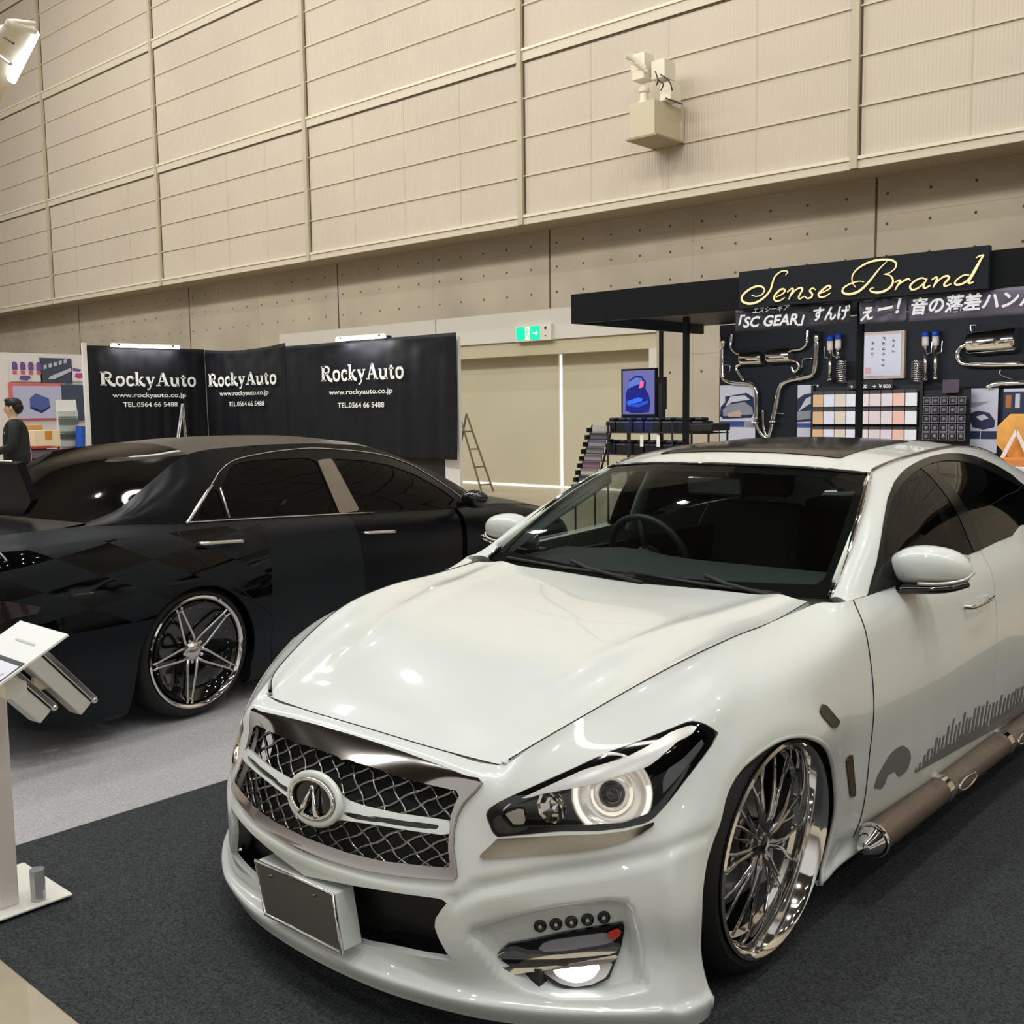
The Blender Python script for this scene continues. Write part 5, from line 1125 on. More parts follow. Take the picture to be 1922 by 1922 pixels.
# hanging cloths with white Japanese lettering
def hcloth(x0, x1, z0, z1, Y, col, label, seed):
    rs = np.random.RandomState(seed); ph = rs.rand(4)*6; V = []; nu, nv = 50, 8
    for j in range(nv+1):
        for i in range(nu+1):
            u_, v_ = i/nu, j/nv; V.append((x0+(x1-x0)*u_, Y+.010*math.sin(u_*34+ph[0]+v_*4)*v_+.006*math.sin(u_*15-v_*6+ph[1]), z0+(z1-z0)*v_-.012*math.sin(u_*math.pi*3)*v_*v_))
    o = mesh_obj('hanging_cloth', V, [(j*(nu+1)+i, j*(nu+1)+i+1, (j+1)*(nu+1)+i+1, (j+1)*(nu+1)+i) for j in range(nv) for i in range(nu)], mat('cloth_'+str(seed), col, .5))
    so = o.modifiers.new('s', 'SOLIDIFY'); so.thickness = .003; return tag(o, label, 'cloth')
k1 = hcloth(-4.98, -3.875, 2.205, 2.40, 8.655, (.05, .05, .065), 'dark lettered cloth hanging under the left part of the signboard', 31)
k3 = hcloth(-3.795, -3.395, 2.20, 2.395, 8.655, (.13, .12, .17), 'short lettered cloth between the black post and the long cloth', 33)
k2 = hcloth(-3.385, -1.6, 2.195, 2.395, 8.665, (.16, .15, .21), 'grey lettered cloth under the signboard, cut by the right edge', 32)
JW = mat('cloth_print_white', (.85, .85, .90), .5, emit=(.8, .8, .9), es=.15)
def jt(s_, conv, bl, br, tl, par, bold=.03, shear=.18):
    return text('cloth_lettering', s_, W(*conv(*bl), Y=8.627), W(*conv(*br), Y=8.627), W(*conv(*tl), Y=8.627), JW, par, shear, bold, .0)
jt('「SC GEAR」', cc, (290,1078), (1085,1030), (300,905), k1)
jt('エスシーギア', cc, (462,890), (905,848), (470,815), k1, .02)
jt('すんげ', cc, (1195,985), (1640,962), (1195,808), k1, .03)
jt('ぇー！', cd, (-50,985), (440,890), (-40,800), k3, .03)
jt('音の落差ハンパ', cd, (565,912), (2120,800), (565,700), k2, .03)
# exhaust systems on the wall
YW = 11.12
def pipe(name, pts, r, par, m=CHROME, seg=10): 
    g = MB(); g.tube([Vector(p) for p in cat([W(u, v, Y=YW) for u, v in pts], 6)], r, seg); o = g.obj(name, m, None, True); keep(o, par); return o
eA = empty('exhaust_system', tuple(W(1440, 700, Y=YW)), 0, 'twin-muffler chrome exhaust system on the wall, left of the framed certificate', 'exhaust')
for nm, a, b_, r in (('muffler', (1391,673), (1434,671), .088), ('muffler', (1442,669), (1487,666), .090)):
    A, B = W(*a, Y=YW), W(*b_, Y=YW); d = (B-A).normalized(); g = MB(); g.tube([A, A+d*.01, A+d*.02, B-d*.02, B-d*.01, B], [r*.6, r*.95, r, r, r*.95, r*.6], 24); keep(g.obj(nm, CHROME, None, angle=40), eA)
for nm, pts, r in (('tail_pipe', [(1356,632),(1355,665),(1356,700),(1362,713),(1380,718),(1402,719),(1414,724),(1420,740),(1419,790)], .028), ('tail_pipe', [(1533,622),(1533,650),(1530,690),(1524,703),(1502,709),(1474,717),(1463,730),(1457,762),(1450,792)], .030),
    ('front_pipe', [(1374,625),(1372,648),(1380,661),(1393,666)], .020), ('front_pipe', [(1516,617),(1514,642),(1504,654),(1487,657)], .022), ('joint_pipe', [(1392,682),(1382,690),(1388,702),(1396,714)], .018), ('joint_pipe', [(1487,676),(1497,680),(1499,690),(1491,698),(1486,688)], .018),
    ('centre_pipe', [(1419,794),(1428,812),(1440,824)], .02), ('centre_pipe', [(1450,795),(1446,812),(1440,826)], .022), ('centre_pipe', [(1432,768),(1433,800),(1438,818)], .014), ('hanger', [(1360,685),(1370,686),(1369,698)], .006), ('hanger', [(1525,672),(1508,674),(1505,690)], .006), ('hanger', [(1456,775),(1472,776)], .008)): pipe(nm, pts, r, eA)
for (u, v) in ((1357,642), (1533,632), (1418,793), (1452,791)):
    g = MB(); c = W(u, v, Y=YW); g.tube([c-Vector((0, 0, .012)), c+Vector((0, 0, .012))] if v > 700 else [c-Vector((0, 0, .06)), c+Vector((0, 0, .06))], (.055, .055) if v > 700 else (.034, .034), 14); keep(g.obj('flange' if v > 700 else 'tail_tip', STEEL, None, True), eA)
eB = empty('exhaust_system', tuple(W(1860, 640, Y=YW)), 0, 'single large chrome muffler with looped pipe, at the right edge', 'exhaust')
A, B = W(1816, 645, Y=YW), W(1912, 636, Y=YW); d = (B-A).normalized(); g = MB(); g.tube([A, A+d*.012, A+d*.03, B-d*.03, B-d*.012, B], [.06, .115, .125, .125, .115, .06], 28); keep(g.obj('muffler', CHROME, None, angle=40), eB)
pipe('loop_pipe', [(1815,646),(1803,652),(1797,665),(1803,679),(1818,684),(1860,684),(1940,682)], .030, eB); pipe('hanger', [(1824,625),(1822,611),(1833,610)], .007, eB); pipe('hanger', [(1878,693),(1878,703),(1902,712)], .007, eB)
eC = empty('exhaust_pipe', tuple(W(1890, 722, Y=YW)), 0, 'straight chrome pipe below the large muffler, right edge', 'pipe'); pipe('pipe_body', [(1852,727),(1866,721),(1890,719),(1950,717)], .026, eC)
# coilovers and springs
for i, (u, v0, v1, lab) in enumerate(((1558, 630, 714, 'blue-capped damper, leftmost of the four on the wall'), (1573, 627, 672, 'blue-capped damper beside the leftmost one, its lower half behind a spring'), (1737, 622, 714, 'blue-capped damper, third from the left, right of the certificate'), (1756, 621, 712, 'blue-capped damper, rightmost of the four on the wall'))):
    r0 = empty('damper', tuple(W(u, v1, Y=YW)), 0, lab, 'damper', 'dampers on the display wall')
    z = lambda v: W(u, v, Y=YW)
    for nm, a, b_, r, m in (('top_cap', v0, v0+9, .038, mat('cap_blue', (.01, .06, .42), .35) if i == 0 else bpy.data.materials['cap_blue']), ('dust_boot', v0+10, v0+27, .034, mat('boot_cream', (.78, .72, .66), .5) if i == 0 else bpy.data.materials['boot_cream']), ('damper_body', v0+27, v1, .021, STEEL), ('lower_mount', v1-5, v1+1, .030, STEEL)):
        g = MB(); g.tube([z(a), z(b_)], r, 14); keep(g.obj(nm, m, None, True), r0)
    sgn = -1 if i < 2 else 1
    g = MB(); g.tube([z(v0+44)+Vector((0, 0, 0)), z(v0+40)+Vector((sgn*.06, 0, 0)), z(v0+20)+Vector((sgn*.07, 0, 0))], .007, 6); keep(g.obj('brake_bracket', STEEL), r0)
for (u, lab) in ((1579, 'silver coil spring standing on the rack left of the certificate'), (1721, 'silver coil spring standing on the rack right of the certificate')):
    a = W(u, 718, Y=YW-.05); b_ = W(u, 676, Y=YW-.05); g = MB(); Np = 120
    g.tube([(a.x+.055*math.cos(k*.55), a.y+.055*math.sin(k*.55), a.z+(b_.z-a.z)*k/Np) for k in range(Np)], .007, 6); tag(g.obj('coil_spring', STEEL, None, True), lab, 'spring')
# certificate
ce = empty('framed_certificate', tuple(W(1658, 712, Y=YW)), 0, 'white framed certificate with columns of brush writing', 'certificate')
A, B = W(1617, 712, Y=11.15), W(1699, 620, Y=11.15)
g = MB(); g.box((A.x, 11.14, A.z), (B.x, 11.19, B.z)); keep(g.obj('frame', mat('frame_pale_wood', (.62, .50, .42), .4)), ce)
g = MB(); g.box((A.x+.03, 11.13, A.z+.03), (B.x-.03, 11.142, B.z-.03)); keep(g.obj('paper', mat('paper_cool_white', (.74, .77, .86), .6)), ce)
Pc = Plane2((0, 11.128, 0), (1, 0, 0), (0, 0, 1)); ink = mat('ink_grey', (.12, .13, .2), .7); rs = np.random.RandomState(5)
cw = B.x-A.x; chh = B.z-A.z; g = MB()
for colx, z0_, n_, w_ in ((.76, .80, 3, .05), (.53, .86, 6, .05), (.27, .76, 3, .035)):
    for j in range(n_):
        cx_, cz_ = A.x+cw*colx, A.z+chh*(z0_-j*.115); q = .024
        for s_ in range(4):
            a_ = rs.rand()*3.1; o_ = (rs.rand(2)-.5)*.02; ribbon(g, Pc, [(cx_+o_[0]-q*math.cos(a_)*.6, cz_+o_[1]-q*math.sin(a_)*.6), (cx_+o_[0]+q*math.cos(a_)*.6, cz_+o_[1]+q*math.sin(a_)*.6)], .005, .001, .001, 1)
keep(g.obj('brush_writing', ink), ce)
g = MB(); g.box((A.x+cw*.10, 11.126, A.z+chh*.12), (A.x+cw*.24, 11.129, A.z+chh*.25)); keep(g.obj('red_seal', mat('seal_pink', (.85, .45, .5), .6)), ce)
# posters with car pictures
pap = mat('poster_paper', (.66, .67, .76), .5); pnv = mat('poster_navy', (.02, .03, .08), .5); pgr = mat('poster_grey', (.30, .32, .36), .5); pbl = mat('poster_blue', (.05, .08, .30), .5); pskin = mat('poster_warm', (.62, .42, .36), .5)
def poster(u0, v0, u1, v1, shapes, lab, Y=11.16, ft=0):
    A, B = W(u0, v1, Y=Y), W(u1, v0, Y=Y); p = empty('poster', (A.x, Y, A.z), 0, lab, 'poster')
    g = MB(); g.box((A.x, Y, A.z), (B.x, Y+.012, B.z)); keep(g.obj('poster_sheet', pap), p)
    for k_, (m_, pl_) in enumerate(shapes):
        g = MB(); g.prism([(A.x+(B.x-A.x)*a, Y-.001-.001*k_, A.z+(B.z-A.z)*b_) for a, b_ in pl_], (0, .0008, 0)); keep(g.obj('poster_print', m_), p)
    return p
poster(1351, 722, 1418, 828, [(pnv, [(.15,.80),(.75,.86),(.95,.78),(.98,.52),(.9,.42),(.1,.40),(0,.45),(.02,.62),(.15,.7)]), (pgr, [(.08,.56),(.25,.66),(.7,.70),(.92,.60),(.95,.48),(.1,.45)]), (pap, [(.15,.62),(.3,.80),(.7,.82),(.86,.74),(.6,.72),(.35,.70)]), (pskin, [(.22,.50),(.55,.56),(.62,.50),(.6,.44),(.25,.44)]), (pbl, [(0,.26),(0,.36),(.7,.36),(.7,.26)]), (pgr, [(.72,.26),(.72,.36),(1,.36),(1,.26)])], 'tall poster with a front view of a car, left end of display wall')
poster(1496, 722, 1536, 822, [(pnv, [(0,.30),(0,.74),(.3,.82),(.9,.86),(1,.84),(1,.32)]), (pap, [(.05,.50),(.4,.74),(.95,.84),(.9,.70),(.5,.62)]), (pgr, [(0,.50),(.6,.52),(1,.62),(1,.38),(0,.34)]), (pbl, [(0,.20),(0,.28),(1,.28),(1,.20)])], 'narrow poster with a close-up of a car, left of the packet rack')
poster(1819, 728, 1874, 850, [(pgr, [(0,.78),(.75,.80),(.3,.72),(0,.70)]), (pnv, [(.02,.62),(.3,.66),(.7,.62),(.92,.50),(.9,.40),(.5,.36),(.1,.40),(0,.5)]), (pap, [(.2,.56),(.5,.60),(.68,.54),(.4,.50)]), (pnv, [(0,.22),(0,.34),(.38,.34),(.38,.22)]), (pnv, [(.42,.22),(.42,.34),(1,.34),(1,.22)])], 'poster with dark car parts pictures, right of the packet rack')
poster(1880, 728, 1960, 850, [(pnv, [(0,0),(0,.95),(1,.95),(1,0)]), (mat('poster_amber', (.5, .18, .03), .5), [(.06,.70),(.06,.9),(.2,.9),(.2,.70)]), (pap, [(.3,.70),(.3,.92),(.42,.92),(.42,.70)])], 'dark poster with an amber picture, behind the orange board')
# packet racks
rk = empty('packet_rack', (-4.75, 11.0, 0), 0, 'black pegboard rack with price strip, holding rows of small white packets', 'rack')
g = MB(); g.box((-5.34, 11.02, 0), (-4.15, 11.06, 1.72)); keep(g.obj('rack_back', BLACKM), rk)
for x in (-5.36, -4.15): 
    g = MB(); g.box((x, 10.98, 0), (x+.03, 11.06, 1.74)); keep(g.obj('rack_post', BLACKM), rk)
g = MB(); A, B = W(1590, 731, Y=10.95), W(1676, 712, Y=10.95); g.box((A.x, 10.95, A.z), (B.x, 10.965, B.z)); keep(g.obj('price_strip', BLACKM), rk)
text('price_text', '→ ￥500   → ￥800', W(1594, 729, Y=10.945), W(1672, 728, Y=10.945), W(1594, 722, Y=10.945), TEXTW, rk, bold=.02)
cols = [(.62,.42,.24), (.66,.70,.80), (.66,.60,.48), (.72,.74,.82), (.72,.64,.64), (.68,.60,.58), (.70,.62,.66), (.78,.50,.40), (.74,.76,.80)]
hdr = mat('packet_header', (.06, .055, .06), .4); rn = ('top', 'middle', 'bottom'); first = None
pm = [mat('packet_paper_%d' % i, tuple(min(1, q*1.15) for q in c), .5) for i, c in enumerate(cols)]; nth = ('first', 'second', 'third', 'fourth', 'fifth', 'sixth', 'seventh', 'eighth', 'ninth')
for r_ in range(3):
    vt, vb = ((736, 763), (768, 796), (803, 824))[r_]; zt, zb = W(1600, vt, Y=10.95).z, W(1600, vb, Y=10.95).z
    for c_ in range(9):
        x = -5.32+c_*.129
        if first is None:
            first = empty('packet', (x, 10.95, zb)); g = MB(); g.box((.004, -.008, 0), (.123, .008, 1)); p_ = g.obj('packet_body', None); p_.parent = first; g = MB(); g.box((.004, -.010, 1.0), (.123, .010, 1.28)); h_ = g.obj('packet_header', hdr); h_.parent = first; h_.data.materials[0] = hdr
            p_.data.materials.append(pm[0]); o = first
        else: o = link_copy(first)
        o.location = (x, 10.95, zb); o.scale = (1, 1, (zt-zb)*.86)
        for ch in o.children:
            if ch.name.startswith('packet_body'): ch.data = ch.data.copy(); ch.data.materials[0] = pm[c_]
        tag(o, 'white header-card packet, %s from the left in the %s row of the rack' % (nth[c_], rn[r_]), 'packet', 'small packets on the pegboard rack')
rk2 = empty('clamshell_rack', (-3.9, 11.0, 0), 0, 'dark rack crowded with clear clamshell packs, right of the white packets', 'rack')
g = MB(); g.box((-4.12, 11.02, 0), (-3.66, 11.06, 1.66)); keep(g.obj('rack_back', BLACKM), rk2)
g = MB(); A, B = W(1768, 738, Y=10.95), W(1800, 712, Y=10.95); g.box((A.x, 10.96, A.z), (B.x, 10.98, B.z)); keep(g.obj('header_card', mat('header_purple', (.07, .05, .08), .5)), rk2)
gp_ = mat('clamshell_grey', (.20, .20, .23), .2, .2); first = None
for r_ in range(5):
    zc = W(1775, (752, 769, 786, 803, 819)[r_], Y=10.95).z
    for c_ in range(5):
        x = -4.10+c_*.088
        if first is None:
            first = empty('clamshell_pack', (x, 10.95, zc)); g = MB(); g.box((0, -.006, -.04), (.08, .0, .04)); q = g.obj('backing_card', mat('card_black', (.02, .02, .025), .4)); q.parent = first
            g = MB(); g.tube([(.006, -.012, -.036), (.074, -.012, -.036), (.074, -.012, .036), (.006, -.012, .036)], .005, 6, closed=True); q = g.obj('blister_rim', STEEL if 0 else mat('blister_edge', (.42, .42, .46), .25, .3)); q.parent = first
            g = MB(); g.ball((.04, -.012, 0), (.022, .010, .02), seg=10); q = g.obj('blister', gp_); q.parent = first; o = first
        else: o = link_copy(first)
        o.location = (x, 10.95, zc)
        tag(o, 'clear clamshell pack, %s from the left in row %s from the top' % (nth[c_], ('one', 'two', 'three', 'four', 'five')[r_]), 'packet', 'clamshell packs on the dark rack')
# orange board, easel, tray, counter
ctr = W(1922, 872, Y=9.9)
g = MB(); c0 = W(1888, 873, Y=9.9); g.box((c0.x, 9.7, 0), (.2, 10.4, c0.z)); tag(g.obj('counter', mat('counter_white', (.80, .78, .74), .5), bevel=.01), 'white counter at the right edge, behind the white sedan roof', 'counter')
g = MB(); a_ = W(1862, 866, Y=9.75); g.box((a_.x, 9.72, c0.z+.001), (a_.x+.7, 10.1, c0.z+.07)); tag(g.obj('tray', mat('tray_orange', (.75, .28, .07), .5), bevel=.008), 'orange tray lying on the white counter', 'tray')
wood = mat('board_amber_wood', (.72, .36, .08), .5, noise=(8, .15)); oc = W(1912, 818, Y=9.95)
g = MB(); g.prism([(oc.x+.20*math.cos(math.radians(22.5+45*k)), 9.95, oc.z+.21*math.sin(math.radians(22.5+45*k))) for k in range(8)], (0, .02, 0)); tag(g.obj('octagonal_board', wood), 'amber octagonal wooden board standing on the counter', 'board')
ea = empty('easel', (oc.x, 9.85, c0.z), 0, 'white A-shaped stand in front of the amber board', 'stand'); ew = mat('easel_white', (.85, .78, .72), .5)
for s_ in (-1, 1):
    g = MB(); g.prism([(oc.x+s_*.13, 9.88, c0.z+.07), (oc.x+s_*.09, 9.88, c0.z+.07), (oc.x, 9.88, c0.z+.27), (oc.x+s_*.01, 9.88, c0.z+.32)], (0, .015, 0)); keep(g.obj('easel_leg', ew), ea)
# screen on its post
tv = empty('display_screen', (-7.15, 10.2, 1.4), 0, 'portrait screen showing a blue car, on the thin post', 'screen')
A, B = W(1166, 785, Y=10.2), W(1232, 690, Y=10.2); g = MB(); g.box((A.x, 10.2, A.z), (B.x, 10.245, B.z)); keep(g.obj('screen_bezel', BLACKG, bevel=.004), tv)
g = MB(); g.box((A.x+.1, 10.246, A.z+.1), (B.x-.1, 10.57, B.z-.1)); keep(g.obj('wall_bracket', BLACKM), tv)
g = MB(); g.box((B.x+.005, 10.22, A.z-.02), (B.x+.06, 10.30, B.z-.18)); keep(g.obj('side_arm', BLACKM), tv)
def em(name, c, s_): return mat(name, (0, 0, 0), .4, emit=c, es=s_)
ww, hh = B.x-A.x, B.z-A.z
def scr(name, pts, c, s_, k_): g = MB(); g.prism([(A.x+ww*a, 10.199-.001*k_, A.z+hh*b_) for a, b_ in pts], (0, .0008, 0)); keep(g.obj(name, em('screen_'+name+str(k_), c, s_)), tv)
scr('screen_picture', [(.05,.08),(.95,.08),(.95,.96),(.05,.96)], (.14, .14, .36), 1.1, 1); scr('picture_car', [(.14,.30),(.12,.16),(.30,.10),(.55,.10),(.80,.12),(.84,.3),(.80,.45),(.70,.60),(.72,.72),(.6,.84),(.42,.86),(.22,.76),(.20,.62),(.13,.48)], (.004, .012, .22), 1, 2)
scr('picture_windscreen', [(.20,.72),(.42,.82),(.60,.80),(.62,.70),(.40,.66),(.22,.60)], (.12, .2, .6), 1, 3); scr('picture_grille', [(.16,.34),(.50,.42),(.62,.40),(.60,.34),(.2,.26)], (.03, .14, .8), 1.2, 3); scr('picture_bumper', [(.15,.25),(.55,.30),(.78,.36),(.76,.30),(.5,.22)], (.02, .08, .6), 1.1, 3); scr('picture_red_glow', [(.52,.60),(.64,.62),(.66,.74),(.56,.74)], (.9, .12, .25), 1.2, 4)
# wire shelf with black bags; slanted brochure stand
ws_ = empty('wire_shelf', (-6.9, 10, 0), 0, 'black wire shelving below the blue screen', 'shelf')
for u in (1141, 1182, 1262, 1330):
    a = W(u, 792, Y=9.95); 
    for dy in (0, .4):
        g = MB(); g.tube([(a.x, 9.95+dy, 0), (a.x, 9.95+dy, a.z if u != 1330 else a.z-.05)], .012, 6); keep(g.obj('shelf_post', BLACKM), ws_)
for v in (812, 853):
    a, b_ = W(1138, v, Y=9.95), W(1333, v, Y=9.95); g = MB()
    for y in np.linspace(9.95, 10.35, 6): g.tube([(a.x, y, a.z), (b_.x, y, a.z)], .006, 5)
    keep(g.obj('wire_tier', BLACKM), ws_)
bagm = mat('bag_black', (.010, .011, .016), .35, bump=(30, .8)); bagn = mat('bag_navy', (.012, .018, .07), .35, bump=(30, .8))
protoB = None; i = 0
names_ = ['one', 'two', 'three', 'four', 'five', 'six', 'seven', 'eight', 'nine', 'ten', 'eleven']
for v, n_ in ((812, 10), (853, 8)):
    a, b_ = W(1146, v, Y=10.1), W(1326 if v == 812 else 1290, v, Y=10.1)
    for c_ in range(n_):
        x = a.x+(b_.x-a.x)*(c_+.5)/n_
        if protoB is None:
            g = MB(); g.box((-.07, -.13, 0), (.07, .13, .13)); g.box((-.05, -.10, .13), (.04, .08, .17)); protoB = g.obj('parts_bag', bagm, None, False, .02); o = protoB
        else: o = protoB.copy(); COL.objects.link(o)
        o.location = (x, 10.13, a.z+.008); o.rotation_euler = (0, 0, .25*math.sin(c_*2.1))
        if v == 812 and c_ in (2, 3, 4): o.data = o.data.copy(); o.data.materials[0] = bagn
        tag(o, '%s bag, %s from the left on the %s tier of the wire shelf' % ('navy' if v == 812 and c_ in (2, 3, 4) else 'black', nth[c_] if c_ < 9 else 'tenth', 'upper' if v == 812 else 'lower'), 'bag', 'bags on the wire shelf')
for u in (1205, 1236, 1289):
    a = W(u, 812, Y=9.93)
    g = MB(); g.box((a.x-.02, 9.92, a.z-.16), (a.x+.02, 9.93, a.z-.03)); tag(g.obj('price_tag', TEXTW), 'white tag hanging from the shelf, %s of three' % {1205: 'leftmost', 1236: 'middle', 1289: 'rightmost'}[u], 'tag')
bx2 = W(1300, 812, Y=10.0); g = MB(); g.box((bx2.x, 9.9, bx2.z+.02), (bx2.x+.30, 10.3, bx2.z+.10)); tag(g.obj('black_case', BLACKM, bevel=.01), 'flat black case at the right end of the wire shelf', 'case')
bs_ = empty('brochure_stand', tuple(W(1100, 900, Y=10.0)*1), 0, 'slanted zigzag brochure stand left of the wire shelf', 'stand')
a, b_ = W(1112, 806, Y=10.0), W(1080, 925, Y=10.0)
for s_ in (0, .30):
    g = MB(); g.tube([Vector(a)+Vector((s_, 0, .05)), Vector(b_)+Vector((s_-.0, 0, 0)), Vector((b_.x+s_, b_.y, .02))], .012, 6); keep(g.obj('stand_rail', BLACKM), bs_)
colr = [(.45,.42,.40), (.10,.12,.16), (.30,.30,.38), (.22,.22,.26), (.35,.33,.42), (.28,.16,.22), (.55,.50,.50), (.07,.13,.12), (.16,.18,.17)]
for k_ in range(9):
    t_ = k_/9; p = Vector(a).lerp(Vector(b_), t_); 
    g = MB(); g.box((p.x-.03, p.y-.06, p.z-.035), (p.x+.30, p.y+.06, p.z-.028)); g.box((p.x-.045, p.y-.06, p.z-.035), (p.x-.03, p.y+.06, p.z+.02)); keep(g.obj('tray', BLACKM), bs_)
    g = MB(); g.box((p.x+.02, p.y-.03, p.z-.027), (p.x+.27, p.y-.01, p.z+.045)); tag(g.obj('brochure', mat('brochure_%d' % k_, colr[k_], .4)), 'brochure in tray %s from the top of the slanted stand' % names_[k_], 'brochure', 'brochures on the slanted stand')
# lamps added under the canopy to brighten the booth
for X, lab in ((-5.9, 'left'), (-4.4, 'middle'), (-2.9, 'right')):
    r0 = empty('added_canopy_lamp', (X, 9.0, 2.47), 0, 'added lamp under the canopy, the %s one of three' % lab, 'lamp', 'added lamps under the canopy')
    g = MB(); g.box((X-.25, 8.95, 2.455), (X+.25, 9.02, 2.49)); keep(g.obj('added_lamp_body', mat('added_lamp_lit_%s' % lab, (1, 1, 1), .3, emit=(1, .98, 1), es=4)), r0)
    l_ = bpy.data.lights.new('canopy_fill', 'AREA'); l_.shape = 'RECTANGLE'; l_.size = 1.0; l_.size_y = .08; l_.energy = 20; l_.color = (.96, .95, 1)
    lo = bpy.data.objects.new('canopy_fill', l_); COL.objects.link(lo); lo.location = (X, 9.0, 2.44); lo.rotation_euler = (math.radians(48), 0, 0); keep(lo, r0)

# ------------------------------------------------------------------ stand at the far left
pw = mat('partition_white', (.74, .70, .70), .6)
g = MB(); g.box((-20.08, 4, 0), (-20.02, 10.6, 2.68)); lw = tag(g.obj('partition', pw), 'white partition at the far left carrying engine part posters', 'partition')
def lposter(u0, v0, u1, v1, base, shapes, lab, name='poster', cat_='poster', X=-19.99, dx=.01):
    A, B = W(u0, v1, X=X), W(u1, v0, X=X); p = empty(name, (X, A.y, A.z), 0, lab, cat_); g = MB(); g.box((X-.02, A.y, A.z), (X, B.y, B.z)); keep(g.obj('sheet', base), p)
    for k_, (m_, pl_) in enumerate(shapes):
        g = MB(); g.prism([(X+dx*.3+.002*k_, A.y+(B.y-A.y)*a, A.z+(B.z-A.z)*b_) for a, b_ in pl_], (.001, 0, 0)); keep(g.obj('print', m_), p)
    return p
vio = mat('print_violet', (.16, .08, .32), .5); redp = mat('print_red', (.6, .12, .10), .5); slate = mat('print_slate', (.05, .07, .11), .5); silv = mat('print_silver', (.5, .53, .6), .4)
lposter(19, 678, 77, 716, pw, sum([[(vio, [(.08+.25*i, .55), (.08+.25*i, .85), (.12+.25*i, .95), (.2+.25*i, .95), (.25+.25*i, .85), (.25+.25*i, .55)]), (redp, [(.09+.25*i, .35), (.09+.25*i, .52), (.22+.25*i, .52), (.22+.25*i, .35)])] for i in range(4)], [])+[(vio, [(.28,.1),(.3,.26),(.55,.3),(.66,.2),(.5,.05)])], 'white poster with four violet parts, top left of the far partition')
lposter(77, 673, 134, 719, slate, [(silv, [(.1+.16*i, .55+.06*i), (.1+.16*i, .70+.06*i), (.2+.16*i, .74+.06*i), (.2+.16*i, .58+.06*i)]) for i in range(5)]+[(silv, [(.2,.15),(.3,.28),(.95,.62),(.98,.5),(.4,.15)])], 'dark slate poster with silver parts on the far partition')
lposter(135, 688, 160, 716, pw, [(vio, [(.1,.7),(.1,.9),(.7,.8),(.6,.65)]), (mat('print_magenta', (.5, .05, .25), .5), [(.2,.3),(.3,.55),(.95,.55),(.95,.3),(.5,.2)])], 'small white poster with magenta and blue parts, beside the banner post')
mn = lposter(20, 719, 122, 790, mat('surround_red', (.70, .16, .16), .5), [], 'red framed screen showing a blue engine block', 'framed_screen', 'screen')
A, B = W(28, 786, X=-19.96), W(114, 725, X=-19.96); g = MB(); g.box((-19.98, A.y, A.z), (-19.95, B.y, B.z)); keep(g.obj('screen_face', em('screen_grey', (.40, .38, .46), .8)), mn)
g = MB(); e_ = [(.32,.30),(.32,.62),(.45,.78),(.72,.62),(.74,.36),(.56,.22)]; g.prism([(-19.945, A.y+(B.y-A.y)*a, A.z+(B.z-A.z)*b_) for a, b_ in e_], (.002, 0, 0)); keep(g.obj('engine_picture', em('engine_blue', (.06, .09, .24), .8)), mn)
g = MB(); e_ = [(.32,.30),(.32,.38),(.56,.24),(.74,.38),(.74,.33),(.56,.16)]; g.prism([(-19.942, A.y+(B.y-A.y)*a, A.z+(B.z-A.z)*b_) for a, b_ in e_], (.002, 0, 0)); keep(g.obj('engine_sump_picture', em('engine_dark', (.01, .015, .07), .8)), mn)
g = MB(); a = W(118, 790, X=-19.97); b_ = W(158, 722, X=-19.97); g.box((-20.0, a.y, a.z), (-19.96, b_.y, b_.z)); tag(g.obj('dark_panel', slate), 'dark panel right of the red framed screen', 'panel')
rs_ = empty('leaflet_rack', (-17.2, 8.0, 0), 0, 'white and grey leaflet rack leaning beside the banner post', 'rack')
A, B = W(118, 862, X=-17.3), W(150, 750, X=-17.3)
g = MB(); g.prism([(-17.45, A.y, A.z-.6), (-17.25, A.y, A.z-.6), (-17.45, A.y, B.z)], (0, B.y-A.y, 0)); keep(g.obj('rack_frame', mat('rack_white', (.72, .72, .70), .5)), rs_)
for k_ in range(6):
    z = B.z-.24-k_*.125; xx = -17.25-.2*(z-(A.z-.6))/(B.z-A.z+.6)
    g = MB(); g.box((xx-.01, A.y+.01, z-.04), (xx+.05, B.y-.01, z+.05)); keep(g.obj('leaflet_pocket', mat('pocket_%d' % k_, ((.5,.55,.5), (.12,.14,.14), (.4,.45,.42), (.06,.07,.07), (.45,.48,.46), (.1,.12,.11))[k_], .5)), rs_)
tb = empty('display_table', (-17, 7.5, 0), 0, 'red framed display table with shelves at the far left', 'table'); rdm = mat('table_red', (.45, .05, .03), .5)
A, B = W(56, 880, X=-17), W(112, 838, X=-17)
for y in (A.y, B.y-.03):
    for x in (-17.0, -17.5):
        g = MB(); g.box((x-.02, y, 0), (x+.02, y+.03, B.z)); keep(g.obj('table_leg', mat('leg_cream', (.75, .6, .42), .5) if y == A.y and x == -17 else rdm), tb)
for z in (B.z, B.z-.21): 
    g = MB(); g.box((-17.52, A.y, z-.02), (-16.98, B.y, z)); keep(g.obj('table_shelf', rdm), tb)
def cbx(u0, v0, u1, v1, X, col, lab, name='carton', cat_='box', dep=.3, flo=False):
    A, B = W(u0, v1, X=X), W(u1, v0, X=X); A.z = .001 if flo else A.z; g = MB(); g.box((X-dep, A.y, A.z), (X, B.y, B.z)); return tag(g.obj(name, mat(name+'_m%d%d' % (u0, v0), col, .6), bevel=.006), lab, cat_)
o = cbx(66, 807, 112, 838, -17.02, (.78, .66, .46), 'cream carton with an orange picture on the red table'); 
